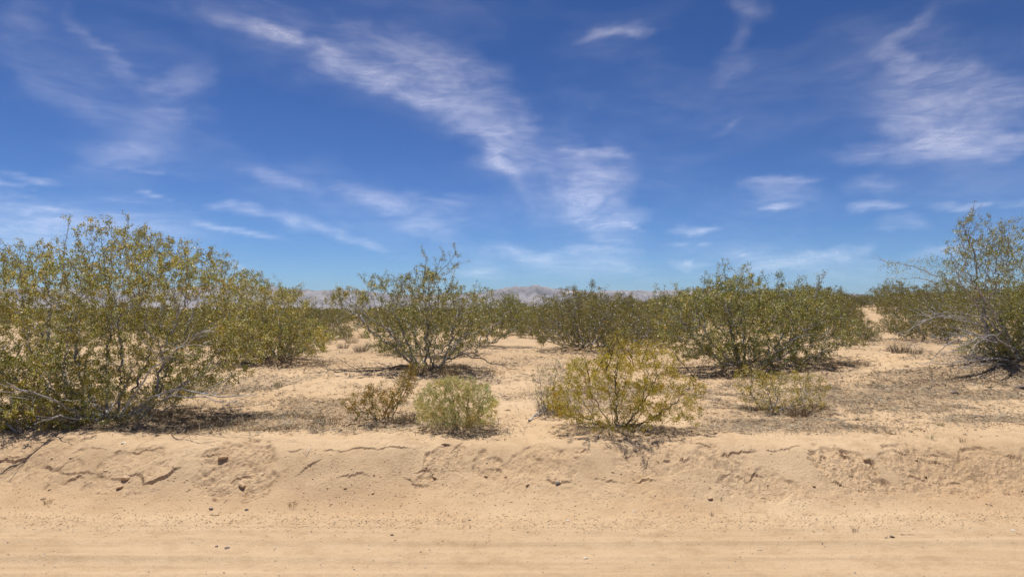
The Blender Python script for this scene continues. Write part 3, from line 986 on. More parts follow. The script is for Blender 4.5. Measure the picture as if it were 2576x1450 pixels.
def bare_branch(rng, pts, r0, r1, twigs=5, kink=0.03, twig_len=0.25):
    """a kinked bare limb with forked twigs, from a list of points"""
    pts = np.array(pts, float)
    seg = np.linalg.norm(np.diff(pts, axis=0), axis=1); s = np.concatenate([[0], np.cumsum(seg)])
    n = max(6, int(s[-1] / 0.055))
    t = np.linspace(0, s[-1], n)
    P = np.stack([np.interp(t, s, pts[:, k]) for k in range(3)], 1)
    P[1:] += rng.normal(0, kink * 0.5, (n - 1, 3))
    # round the polyline a little
    for _ in range(1): P[1:-1] = (P[:-2] + 2 * P[1:-1] + P[2:]) / 4 + rng.normal(0, kink * 0.12, (n - 2, 3))
    B = Buf()
    B.add(*tube(P, np.linspace(r0, r1, n), 5))
    for _ in range(twigs):
        k = int(rng.integers(n // 4, n - 1))
        d = P[min(k + 1, n - 1)] - P[k - 1]; d /= np.linalg.norm(d) + 1e-9
        d = d + rng.normal(0, 0.55, 3); d[2] = abs(d[2]) * 0.5 + 0.05; d /= np.linalg.norm(d)
        L = twig_len * rng.uniform(0.4, 1.2); m_ = 6
        q = P[k] + np.linspace(0, L, m_)[:, None] * d
        q[1:] += np.cumsum(rng.normal(0, kink * 0.4, (m_ - 1, 3)), 0)
        rk = r0 + (r1 - r0) * k / n
        B.add(*tube(q, np.linspace(rk * 0.6, r1 * 0.6, m_), 3))
    return B

rg = np.random.default_rng(5)
def limb(parent, base, pts_px, depths, r0, r1, mat, twigs=5, kink=0.03, twig_len=0.25, name='bare_branch', floor=True):
    P = []
    for (px, py), d in zip(pts_px, depths):
        p = at(px, py, base[1] + d)
        if floor: p[2] = max(p[2], zfar(p[0], p[1]) + r0)
        P.append(p - np.array(base))
    me = bare_branch(rg, P, r0, r1, twigs, kink, twig_len).mesh(name, True)
    return link(name, me, mat, parent)

def place(px, py):
    p = ground_at(px, py)
    p[2] = zfar(p[0], p[1])
    return p

# ---- the big bush at the left
b = BASES['A']
polyA = outline(b, [(-190, 700), (-90, 640), (-20, 622), (30, 618), (70, 598), (110, 632), (150, 668), (205, 605), (228, 630), (245, 580), (290, 560), (325, 548), (360, 575), (392, 595), (415, 640), (445, 610), (485, 605), (520, 625), (552, 665), (575, 720), (610, 770), (640, 830), (650, 880), (640, 930), (600, 965), (540, 985), (460, 1000), (400, 1035), (350, 1060), (270, 1085), (150, 1090), (30, 1085), (-120, 1090), (-200, 1000)], 0.62)
resA = make_shrub(11, polyA, 1.15, 9000, 360, 0.082, 32, 0.050, 0.058, 0.0016, 17, 0.0195, 0.0108, 0.015, base_r=0.26, empty=0.16, seeds=10000, seed_r=0.0095, ex=2.4, even=0.3, yoff=0.75)
A = build_shrub('creosote_bush', 'largest olive creosote bush with pale seed heads at the left edge of the photo', 'bush', b, resA, M_BARK, M_LEAF_A, M_SEED)
limb(A, b, [(330, 1035), (400, 985), (470, 975), (540, 1000), (600, 995), (650, 985)], [-.1, -.3, -.4, -.5, -.5, -.45], 0.013, 0.004, M_BARK, 6, 0.03, 0.3)
limb(A, b, [(320, 1050), (420, 1000), (500, 995), (570, 1010), (620, 1012)], [-.1, -.35, -.55, -.6, -.65], 0.011, 0.003, M_BARK, 6, 0.03, 0.25)
limb(A, b, [(230, 1060), (150, 1010), (80, 985), (10, 960)], [-.2, -.6, -.8, -.9], 0.014, 0.005, M_BARK, 5, 0.03, 0.3)
limb(A, b, [(250, 1065), (200, 1050), (140, 1040), (80, 1065)], [-.2, -.5, -.7, -.75], 0.010, 0.004, M_BARK, 5, 0.03, 0.25)
limb(A, b, [(300, 1050), (380, 930), (430, 890), (500, 840), (540, 825)], [-.2, -.4, -.5, -.6, -.6], 0.013, 0.004, M_BARK_P, 7, 0.03, 0.3, floor=False)
# low skirt of the same clump in the left corner
bq = ground_at(60, 1092); bq[2] = zat(bq[0], bq[1])
polyQ = outline(bq, [(-160, 960), (-40, 900), (80, 890), (170, 960), (215, 1050), (180, 1100), (60, 1120), (-100, 1120)])
resQ = make_shrub(12, polyQ, 0.22, 1500, 90, 0.07, 9, 0.045, 0.055, 0.0016, 17, 0.0190, 0.0102, 0.016, base_r=0.10, empty=0.2, seeds=900, yoff=0.34)
build_shrub('creosote_bush', 'low leafy creosote bush in the left corner in front of the largest bush', 'bush', bq, resQ, M_BARK, M_LEAF_A, M_SEED)

b = BASES['B']
polyB = outline(b, [(545, 760), (560, 700), (590, 720), (600, 682), (628, 672), (660, 700), (690, 735), (720, 722), (742, 715), (775, 745), (760, 775), (720, 790), (770, 800), (820, 825), (845, 850), (815, 880), (825, 905), (760, 915), (690, 920), (600, 925), (550, 900)], 0.15)
resB = make_shrub(21, polyB, 0.85, 3200, 150, 0.1, 16, 0.065, 0.08, 0.0024, 17, 0.0276, 0.0144, 0.024, base_r=0.18, seeds=2600, empty=.15, yoff=0.2, seed_r=0.014, even=0.25)
Bb = build_shrub('creosote_bush', 'olive creosote bush behind the right flank of the largest bush', 'bush', b, resB, M_BARK, M_LEAF_A, M_SEED)

b = BASES['C']
polyC = outline(b, [(815, 745), (840, 722), (878, 712), (905, 735), (940, 700), (960, 682), (990, 710), (1010, 690), (1040, 680), (1070, 668), (1100, 678), (1128, 692), (1165, 712), (1200, 728), (1222, 760), (1235, 800), (1225, 840), (1180, 868), (1130, 900), (1090, 930), (1030, 920), (965, 880), (930, 840), (900, 800), (860, 785), (828, 770)])
resC = make_shrub(31, polyC, 0.95, 3000, 120, 0.085, 17, 0.06, 0.075, 0.0026, 15, 0.0253, 0.0132, 0.021, base_r=0.20, empty=0.36, leafless=0.18, reach=0.60, seeds=1500, seed_r=0.012, even=0.2)
Cc = build_shrub('creosote_bush', 'open grey-limbed creosote bush in the centre with tall sprigs above the mountains', 'bush', b, resC, M_BARK, M_LEAF_F, M_SEED)
limb(Cc, b, [(1040, 915), (985, 928), (945, 933), (905, 945), (870, 950), (800, 962), (765, 968)], [0, -.2, -.3, -.35, -.4, -.5, -.55], 0.016, 0.004, M_BARK_DEAD, 6, 0.035, 0.5, 'dead_branch')
limb(Cc, b, [(1040, 918), (975, 925), (900, 925), (840, 940), (790, 955)], [0, -.1, -.1, -.15, -.2], 0.012, 0.003, M_BARK_DEAD, 5, 0.04, 0.4, 'dead_branch')
limb(Cc, b, [(1120, 905), (1170, 890), (1215, 905), (1260, 915), (1300, 930)], [0, -.1, -.2, -.3, -.45], 0.014, 0.004, M_BARK_DEAD, 5, 0.035, 0.4, 'dead_branch')
limb(Cc, b, [(1110, 900), (1160, 850), (1200, 835), (1222, 828), (1240, 818)], [-.1, -.3, -.35, -.35, -.3], 0.016, 0.006, M_BARK_P, 4, 0.025, 0.25, floor=False)
limb(Cc, b, [(1040, 915), (1010, 870), (975, 830), (935, 800), (895, 775), (862, 755)], [-.1, -.3, -.4, -.45, -.45, -.4], 0.018, 0.005, M_BARK, 4, 0.025, 0.25, floor=False)

b = BASES['D']
polyD = outline(b, [(1180, 760), (1195, 720), (1225, 712), (1255, 735), (1290, 745), (1330, 770), (1345, 800), (1310, 830), (1270, 850), (1215, 878), (1175, 850)])
resD = make_shrub(41, polyD, 0.75, 1300, 80, 0.12, 10, 0.09, 0.11, 0.003, 15, 0.0368, 0.0192, 0.03, base_r=0.12, empty=0.4)
Db = build_shrub('creosote_bush', 'pale olive creosote bush just behind the right side of the centre bush', 'bush', b, resD, M_BARK, M_LEAF_F)

b = BASES['E']
polyE = outline(b, [(1330, 800), (1370, 762), (1400, 745), (1430, 720), (1460, 735), (1478, 728), (1498, 730), (1510, 742), (1560, 735), (1600, 755), (1640, 790), (1660, 830), (1620, 880), (1550, 890), (1480, 890), (1400, 885), (1350, 870)])
resE = make_shrub(51, polyE, 1.15, 3400, 190, 0.12, 20, 0.085, 0.10, 0.0032, 15, 0.0345, 0.0168, 0.03, base_r=0.45, empty=0.18, reach=0.75, even=0.25)
Eb = build_shrub('creosote_bush', 'dense creosote bush with a tangle of dead grey wood at its foot right of centre', 'bush', b, resE, M_BARK, M_LEAF_M)

b = BASES['F']
polyF = outline(b, [(1640, 800), (1632, 770), (1660, 735), (1700, 740), (1730, 712), (1765, 725), (1790, 690), (1812, 698), (1838, 695), (1870, 680), (1890, 695), (1925, 715), (1955, 708), (1972, 720), (2010, 725), (2040, 715), (2062, 735), (2075, 775), (2120, 800), (2150, 840), (2135, 880), (2080, 870), (2050, 900), (1980, 905), (1900, 940), (1800, 940), (1740, 925), (1690, 880), (1660, 840)], 0.25)
resF = make_shrub(61, polyF, 1.1, 5600, 260, 0.1, 22, 0.058, 0.07, 0.0023, 18, 0.0253, 0.0132, 0.02, base_r=0.34, empty=0.14, seeds=4200, yoff=0.3, seed_r=0.0125, even=0.22)
Fb = build_shrub('creosote_bush', 'broad dark green creosote bush right of centre', 'bush', b, resF, M_BARK, M_LEAF_F, M_SEED)
limb(Fb, b, [(1930, 920), (1990, 880), (2040, 868), (2080, 885), (2100, 905)], [-.2, -.4, -.45, -.45, -.45], 0.015, 0.004, M_BARK, 6, 0.03, 0.35, floor=False)
limb(Fb, b, [(1930, 910), (1970, 860), (2020, 845), (2080, 838), (2120, 850)], [-.2, -.4, -.45, -.45, -.45], 0.013, 0.004, M_BARK, 6, 0.03, 0.3, floor=False)

b = BASES['G']
polyG = outline(b, [(1375, 985), (1395, 955), (1425, 955), (1435, 895), (1480, 900), (1530, 860), (1555, 838), (1600, 868), (1640, 845), (1690, 880), (1725, 890), (1715, 940), (1770, 955), (1785, 990), (1750, 1030), (1760, 1075), (1700, 1090), (1640, 1085), (1550, 1088), (1470, 1085), (1420, 1060), (1380, 1050), (1372, 1010)])
resG = make_shrub(71, polyG, 0.62, 2300, 120, 0.055, 26, 0.036, 0.048, 0.0010, 16, 0.0170, 0.0082, 0.014, base_r=0.10, empty=0.12, reach=0.65, yoff=0.15, even=0.25, leafless=0.05)
Gb = build_shrub('creosote_bush', 'airy golden-green creosote bush with thin dark stems at the brink of the bank', 'bush', b, resG, M_BARK_D, M_LEAF_G)

bs = place(1388, 1046)
polyS = outline(bs, [(1340, 970), (1332, 935), (1352, 912), (1378, 925), (1398, 898), (1420, 915), (1428, 960), (1425, 1010), (1405, 1048), (1372, 1046), (1350, 1015)])
resS = make_shrub(75, polyS, 0.22, 620, 60, 0.04, 14, 0.034, 0.045, 0.0013, 5, 0.0150, 0.0065, 0.013, base_r=0.07, empty=0.35, reach=0.75)
build_shrub('sparse_shrub', 'sparse grey-stemmed shrub touching the left side of the golden-green bush', 'shrub', bs, resS, M_BARK, M_LEAF_F, part='stem')

b = BASES['H']
polyH = outline(b, [(1850, 930), (1890, 915), (1930, 940), (1960, 925), (2000, 935), (2050, 930), (2080, 960), (2050, 995), (2075, 1010), (1990, 1020), (1940, 1035), (1880, 1020), (1860, 985)])
resH = make_shrub(81, polyH, 0.5, 1000, 60, 0.06, 9, 0.045, 0.06, 0.0015, 13, 0.0190, 0.0090, 0.016, base_r=0.08, empty=0.35, leafless=0.15, reach=.6)
build_shrub('creosote_bush', 'sparse low creosote bush growing from brown litter in front of the broad dark bush', 'bush', b, resH, M_BARK, M_LEAF_G)

b = BASES['I']
polyI = outline(b, [(860, 1000), (880, 985), (920, 1000), (925, 955), (955, 960), (985, 975), (1010, 940), (1030, 905), (1052, 920), (1050, 960), (1030, 1000), (1000, 1030), (965, 1055), (920, 1048), (880, 1035)])
resI = make_shrub(91, polyI, 0.28, 900, 55, 0.045, 10, 0.034, 0.045, 0.0013, 15, 0.0167, 0.0079, 0.013, base_r=0.06, empty=0.25, reach=.6)
Ib = build_shrub('creosote_bush', 'small lopsided creosote bush with rust-tinged leaves beside the round pale shrub', 'bush', b, resI, M_BARK_D, M_LEAF_I)

# the round pale shrub: fine upright stems, tufted all over
b = BASES['J']
polyJ = outline(b, [(1040, 1015), (1052, 970), (1072, 968), (1085, 950), (1110, 956), (1132, 938), (1160, 955), (1185, 944), (1205, 965), (1228, 962), (1240, 995), (1260, 1010), (1250, 1040), (1245, 1080), (1150, 1088), (1065, 1080), (1048, 1050)])
resJ = make_shrub(101, polyJ, 0.42, 2600, 120, 0.03, 34, 0.026, 0.036, 0.0010, 15, 0.0172, 0.0050, 0.011, base_r=0.12, empty=0.3, jit=0.2, reach=.6, seeds=1600, seed_r=0.0065)
build_shrub('rounded_shrub', 'round pale yellow-green shrub at the brink of the bank', 'shrub', b, resJ, M_GRASS, M_LEAF_J, M_SEED, part='stem')

b = BASES['K']
polyK = outline(b, [(2400, 760), (2385, 690), (2400, 620), (2400, 575), (2425, 535), (2452, 528), (2475, 560), (2505, 590), (2540, 610), (2560, 560), (2620, 540), (2720, 540), (2850, 600), (2900, 760), (2850, 900), (2700, 930), (2560, 925), (2500, 890), (2520, 830), (2460, 790)])
resK = make_shrub(111, polyK, 0.95, 4600, 230, 0.11, 18, 0.06, 0.075, 0.0026, 13, 0.0253, 0.0132, 0.022, base_r=0.26, empty=0.2, leafless=0.10, seeds=500)
K = build_shrub('creosote_bush', 'tall creosote bush with bare arching grey limbs at the right edge of the photo', 'bush', b, resK, M_BARK_P, M_LEAF_F, M_SEED)
for pts, dep, r0 in [
        ([(2540, 880), (2470, 820), (2400, 792), (2340, 800), (2280, 830), (2235, 852)], (0, -.3, -.5, -.6, -.7, -.7), .017),
        ([(2560, 870), (2480, 800), (2410, 785), (2350, 788), (2300, 812)], (-.1, -.4, -.6, -.7, -.75), .013),
        ([(2545, 895), (2470, 842), (2420, 845), (2380, 868), (2340, 905)], (-.1, -.4, -.6, -.7, -.8), .016),
        ([(2560, 905), (2500, 900), (2440, 905), (2380, 915), (2310, 912)], (-.2, -.5, -.7, -.8, -.85), .015),
        ([(2570, 920), (2500, 912), (2450, 920), (2400, 925)], (-.3, -.6, -.8, -.9), .012),
        ([(2560, 900), (2520, 860), (2470, 850), (2440, 880), (2430, 915)], (-.3, -.6, -.7, -.75, -.8), .012),
        ([(2550, 880), (2500, 840), (2450, 850), (2400, 880)], (-.5, -.8, -.9, -.9), .018),
        ([(2550, 860), (2490, 770), (2420, 720), (2350, 690), (2290, 665), (2215, 655)], (.1, .1, .1, .1, .05, 0), .015),
        ([(2545, 860), (2470, 760), (2400, 740), (2330, 700), (2270, 700)], (.2, .2, .2, .2, .2), .012),
        ([(2540, 860), (2470, 790), (2410, 700), (2440, 620), (2425, 560)], (0, 0, 0, 0, 0), .016)]:
    limb(K, b, pts, dep, r0, 0.0035, M_BARK_P, 8, 0.03, 0.4, floor=False)
b = BASES['K']
polyK3 = outline(b, [(2405, 905), (2425, 870), (2470, 850), (2500, 815), (2560, 780), (2680, 770), (2760, 860), (2740, 930), (2600, 945), (2480, 930)])
resK3 = make_shrub(112, polyK3, 0.7, 2600, 200, 0.10, 16, 0.06, 0.075, 0.0026, 16, 0.0253, 0.0132, 0.022, base_r=0.30, empty=0.12, seeds=400, yoff=-0.2)
for bb in resK3[0]:
    me = bb.mesh('branch', True)
    if me: link('branch', me, M_BARK_P, K)
o = link('foliage', mesh_np('foliage', *resK3[1]), M_LEAF_F, K); o['kind'] = 'stuff'
for ex, ey in ((2390, 640), (2330, 745), (2300, 775), (2255, 800), (2290, 870), (2370, 890), (2345, 925), (2420, 930), (2430, 690), (2460, 870), (2400, 840), (2440, 905)):
    q0 = (2555 + rg.uniform(-20, 20), 890 + rg.uniform(-15, 15))
    mx_, my_ = (q0[0] + ex) / 2, (q0[1] + ey) / 2 - rg.uniform(10, 45)
    dd_ = rg.uniform(-.7, .3)
    limb(K, BASES['K'], [q0, (mx_, my_), (ex, ey)], (-.1, dd_ * .7, dd_), rg.uniform(.007, .012), 0.003, M_BARK_P, 9, 0.03, 0.35, floor=False)
# leafy twigs along the two long arching limbs
polyK2 = outline(b, [(2200, 650), (2240, 662), (2290, 655), (2350, 640), (2400, 650), (2400, 720), (2330, 720), (2260, 700), (2215, 672)])
r2 = np.random.default_rng(77)
pts2 = crown_points(r2, polyK2, 600, 0.45, 40, 0.05, 0.0)
cen = np.repeat(pts2, 3, 0) + r2.normal(0, 0.02, (len(pts2) * 3, 3))
o = link('foliage', mesh_np('foliage', *leaves(r2, cen, 0.022, 0.010)), M_LEAF_F, K); o['kind'] = 'stuff'

b = BASES['N']
polyN = outline(b, [(2232, 830), (2240, 795), (2265, 775), (2300, 768), (2335, 755), (2375, 758), (2420, 765), (2455, 790), (2465, 830), (2430, 858), (2340, 864), (2270, 858)])
resN = make_shrub(121, polyN, 0.9, 2000, 170, 0.12, 14, 0.085, 0.10, 0.0032, 18, 0.034, 0.016, 0.03, base_r=0.35, empty=0.15)
build_shrub('creosote_bush', 'dark creosote bush seen behind the bare arching limbs at the right', 'bush', b, resN, M_BARK, M_LEAF_M)
# ---- tall thin sprigs standing out of the crowns against the sky
def sprig(parent, base, pts, r0, bark, leafm, n=260, dy=0.0, L=0.022, W=0.010, local=False, twig=0.16):
    P = np.array(pts) if local else np.array([at(px, py, base[1] + dy) - np.array(base) for px, py in pts])
    B_ = bare_branch(rg, P, r0, 0.002, 6, 0.03, twig)
    link('branch', B_.mesh('branch', True), bark, parent)
    vs = np.concatenate([v[len(v) // 2:] for v in B_.v[1:]] + [B_.v[0][len(B_.v[0]) * 3 // 5:]])
    c = vs[rg.integers(0, len(vs), n)] + rg.normal(0, L * 0.85, (n, 3))
    o = link('foliage', mesh_np('foliage', *leaves(rg, c, L, W)), leafm, parent); o['kind'] = 'stuff'
def crown_sprigs(parent, poly, n, depth, bark, leafm, rise=(0.05, 0.22), L=0.022, W=0.011, nl=170, zmin=0.6, yoff=0.0, seed=1):
    """thin sprigs that leave the upper edge of a crown"""
    r = np.random.default_rng(seed)
    P = np.array(poly); zt = P[:, 1].max()
    up_ = [k for k in range(len(P) - 1) if P[k, 1] > zmin * zt and P[k + 1, 1] > zmin * zt]
    for _ in range(n):
        k = int(r.choice(up_)); f = r.uniform()
        x, z = P[k] * (1 - f) + P[k + 1] * f
        y = r.uniform(-0.55, 0.55) * depth + yoff
        h = r.uniform(*rise) * zt * 0.6
        lean = r.normal(0, 0.12) + 0.10 * np.sign(x) * min(1, abs(x))
        sprig(parent, None, [(x - lean, y, z - 0.30 * zt), (x - 0.3 * lean, y + r.normal(0, .03), z - 0.10 * zt), (x + 0.3 * lean, y, z + h * 0.5), (x + 0.6 * lean, y + r.normal(0, .04), z + h)],
              0.005, bark, leafm, nl, 0, L, W, True, 0.14)
crown_sprigs(A, polyA, 16, 1.1, M_BARK, M_LEAF_A, (0.0, 0.06), 0.0185, 0.010, 200, 0.62, 0.5, 1)
crown_sprigs(Bb, polyB, 7, 0.8, M_BARK, M_LEAF_A, (0.04, 0.20), 0.026, 0.013, 130, 0.62, 0.15, 2)
crown_sprigs(Cc, polyC, 7, 0.8, M_BARK, M_LEAF_F, (0.03, 0.15), 0.024, 0.012, 140, 0.6, 0, 3)
crown_sprigs(Db, polyD, 5, 0.6, M_BARK, M_LEAF_F, (0.05, 0.20), 0.034, 0.017, 90, 0.6, 0, 4)
crown_sprigs(Eb, polyE, 10, 1.0, M_BARK, M_LEAF_M, (0.04, 0.20), 0.032, 0.015, 110, 0.6, 0, 5)
crown_sprigs(Fb, polyF, 18, 1.0, M_BARK, M_LEAF_F, (0.05, 0.24), 0.024, 0.012, 150, 0.58, 0.25, 6)
crown_sprigs(K, polyK, 7, 0.9, M_BARK_P, M_LEAF_F, (0.0, 0.05), 0.024, 0.012, 130, 0.6, 0, 7)
crown_sprigs(Gb, polyG, 9, 0.5, M_BARK_D, M_LEAF_G, (0.06, 0.20), 0.0165, 0.0075, 110, 0.6, 0, 8)
for pts in ([(985, 1050), (1010, 1000), (1030, 950), (1050, 905)], [(975, 1050), (1000, 1010), (1020, 970), (1040, 935)]):
    sprig(Ib, BASES['I'], pts, 0.005, M_BARK_D, M_LEAF_G, 260, 0, 0.015, 0.007, False, 0.09)
for pts in ([(1085, 720), (1068, 680), (1072, 645), (1060, 618)], [(1095, 700), (1100, 665), (1118, 640), (1108, 622)], [(1100, 690), (1125, 660), (1148, 640), (1142, 614)], [(1120, 690), (1140, 672), (1152, 655)], [(1010, 720), (998, 700), (985, 690)]):
    sprig(Cc, BASES['C'], pts, 0.007, M_BARK, M_LEAF_F)
for pts in ([(1826, 720), (1822, 690), (1820, 655)], [(1850, 710), (1862, 685), (1874, 664)], [(1960, 730), (1968, 705), (1962, 685)], [(2050, 750), (2060, 725), (2062, 706)], [(2000, 730), (2008, 712), (2012, 700)], [(1655, 770), (1640, 745), (1648, 728)]):
    sprig(Fb, BASES['F'], pts, 0.006, M_BARK, M_LEAF_F)
sprig(Eb, BASES['E'], [(1480, 750), (1486, 725), (1492, 702)], 0.008, M_BARK, M_LEAF_F, L=0.03, W=0.014)
for pts in ([(2440, 620), (2420, 570), (2440, 535), (2448, 512)], [(2480, 640), (2490, 590), (2510, 570)], [(2530, 640), (2535, 590), (2560, 545)]):
    sprig(K, BASES['K'], pts, 0.008, M_BARK_P, M_LEAF_F)

# ------------------------------------------------------------------ smaller shrubs and tufts: built once each, then copied
def fan_tuft(seed, n, h, spread, w, lean=0.5):
    r = np.random.default_rng(seed)
    vs, fs = [], []
    ang = r.uniform(0, 2 * math.pi, n); rad = np.sqrt(r.uniform(0, 1, n)) * spread * 0.35
    L = h * r.uniform(0.5, 1.1, n); ln = r.uniform(0, lean, n)
    p0 = np.stack([np.cos(ang) * rad, np.sin(ang) * rad, np.zeros(n) - 0.01], 1)
    a2 = ang + r.normal(0, 0.6, n)
    d = np.stack([np.cos(a2) * np.sin(ln), np.sin(a2) * np.sin(ln), np.cos(ln)], 1)
    p1 = p0 + d * L[:, None] * 0.55
    d2 = d + np.stack([np.cos(a2), np.sin(a2), 0 * a2], 1) * 0.35 + r.normal(0, 0.15, (n, 3)); d2 /= np.linalg.norm(d2, axis=1)[:, None]
    p2 = p1 + d2 * L[:, None] * 0.45
    s = np.cross(d, r.normal(0, 1, (n, 3))); s /= np.linalg.norm(s, axis=1)[:, None]; s *= w / 2
    v = np.stack([p0 - s, p0 + s, p1 + s * 0.8, p1 - s * 0.8, p2 + s * 0.15, p2 - s * 0.15], 1).reshape(-1, 3)
    i = np.arange(n)[:, None] * 6
    f = np.concatenate([i + np.array([[0, 1, 2, 3]]), i + np.array([[3, 2, 4, 5]])])
    return mesh_np('blades', v, f)

def tuft(name, label, cat, px, py, me, mat, sc=1.0, part='blades', group=None):
    p = place(px, py)
    o = link(name, me, mat, None, tuple(p))
    sc *= 0.85; o.scale = (sc, sc, sc); o.rotation_euler = (0, 0, rg.uniform(0, 6.28))
    return tag(o, label, cat, group)

T1 = fan_tuft(1, 130, 0.30, 0.5, 0.006, 0.9)
T2 = fan_tuft(2, 160, 0.35, 0.6, 0.007, 0.6)
T3 = fan_tuft(3, 60, 0.16, 0.25, 0.005, 0.8)
T4 = fan_tuft(4, 26, 0.14, 0.12, 0.004, 0.9)
T5 = fan_tuft(5, 110, 0.28, 0.5, 0.008, 1.1)
for i, (nm, lab, cat, px, py, me0, mt, sc) in enumerate([
    ('dry_shrub', 'grey leafless tuft of upright stalks in the gap left of the centre bush', 'tuft', 907, 885, T2, M_GREY_TUFT, 0.9),
    ('dry_shrub', 'thin brown twiggy tuft on the sand left of the grey upright tuft', 'tuft', 862, 876, T1, M_GREY_TUFT, 1.0),
    ('dry_shrub', 'pale straw-coloured tuft between the green dome and the grey tuft', 'tuft', 885, 862, T1, M_GRASS, 1.2),
    ('dry_shrub', 'grey-green tuft close to the left flank of the centre bush', 'tuft', 932, 872, T1, M_SAGE, 0.9),
    ('dry_shrub', 'yellowish grass tuft in the sand behind the dome shrub of the left gap', 'tuft', 915, 850, T5, M_GRASS, 1.2),
    ('dry_shrub', 'brown spindly bush on the pale sand at the back of the left gap', 'tuft', 852, 822, T1, M_BROWN, 2.2),
    ('dry_shrub', 'grey stalks leaning in a row on the right under the bare limbs', 'tuft', 2262, 887, T2, M_GREY_TUFT, 0.8),
    ('dry_shrub', 'low grey tuft just right of the row of grey stalks', 'tuft', 2300, 890, T1, M_GREY_TUFT, 0.8),
    ('dry_shrub', 'single thin grey tuft nearest the fallen grey limbs on the right', 'tuft', 2240, 884, T3, M_GREY_TUFT, 1.1),
    ('dry_shrub', 'small dark green sprout among the litter at the right', 'sprout', 2365, 1072, T3, M_SAGE, 0.45),
    ('dry_shrub', 'thin wispy sprout with bent stalks on the brink at the right', 'sprout', 2338, 1102, T4, M_SAGE, 0.7),
    ('dry_shrub', 'tiny brown star-shaped sprout on bare sand at the right', 'sprout', 2420, 1110, T4, M_BROWN, 0.6),
    ('dry_shrub', 'dry brown grass tuft under the sparse low bush', 'tuft', 2010, 1048, T5, M_BROWN, 0.75),
    ('dry_shrub', 'dry straw tuft between the rust-tinged bush and the round pale shrub', 'tuft', 1005, 1062, T1, M_GRASS, 0.55),
    ('dry_shrub', 'dark dead tuft at the foot of the rust-tinged bush', 'tuft', 1030, 1055, T5, M_LITTER, 0.6),
    ('dry_shrub', 'grey dead tuft left of the golden-green bush', 'tuft', 1388, 1040, T2, M_GREY_TUFT, 0.85),
    ('dry_shrub', 'straw tuft at the foot of the centre bush', 'tuft', 1130, 940, T5, M_GRASS, 1.0),
    ('dry_shrub', 'brown grass under the open centre bush', 'tuft', 1050, 938, T5, M_BROWN, 1.0),
    ('dry_shrub', 'little yellow grass wisp on the smooth bank below the left crust', 'tuft', 735, 1272, T3, M_GRASS, 0.42),
    ('dry_shrub', 'little straw wisp low on the bank near the left edge', 'tuft', 120, 1265, T3, M_GRASS, 0.40),
    ('dry_shrub', 'dry weed at the gravel line right of the middle of the road edge', 'weed', 2150, 1335, T4, M_GREY_TUFT, 0.5),
    ('dry_shrub', 'dry weed on the gravel line near the middle of the road edge', 'weed', 1790, 1300, T4, M_GREY_TUFT, 0.45),
    ('dry_shrub', 'lone sprig standing on the sand between the left bushes', 'sprig', 700, 972, T4, M_SAGE, 1.5),
]):
    tuft(nm, lab, cat, px, py, me0.copy(), mt, sc)

# leafy mid-distance shrub kinds
def generic_poly(w, h, seed):
    r = np.random.default_rng(seed)
    a = np.linspace(0, math.pi, 13)
    rr = 1 + r.normal(0, 0.10, 13)
    return [(-w * 0.32, 0.03)] + [(-math.cos(k) * w * q, max(0.08, math.sin(k) ** 0.7 * h * q)) for k, q in zip(a, rr)] + [(w * 0.32, 0.03)]

MID = []
for s in range(5):
    res = make_shrub(400 + s, generic_poly(1.15 + 0.12 * s, 1.5 + 0.1 * (s % 3), 400 + s), 1.0, 900, 60, 0.17, 11, 0.13, 0.16, 0.0045, 17, 0.062, 0.026, 0.05, base_r=0.25, empty=0.42)
    B = Buf()
    for bb in res[0]:
        if bb.v: B.add(np.concatenate(bb.v), np.concatenate(bb.f))
    MID.append((B.mesh('branches', True), mesh_np('foliage', *res[1])))
    MID[-1][0].materials.append(M_BARK); MID[-1][1].materials.append(M_LEAF_M)

def mid_bush(k, p, sc, rot, label, group=None, name='creosote_bush', cat='bush', sz=1.0):
    root = thing(name, label, cat, tuple(p), group)
    root.scale = (sc, sc, sc * sz); root.rotation_euler = (0, 0, rot)
    for nm, me in zip(('branches', 'foliage'), MID[k]):
        o = bpy.data.objects.new(nm, me); C.objects.link(o); o.parent = root; o['kind'] = 'stuff'
    return root

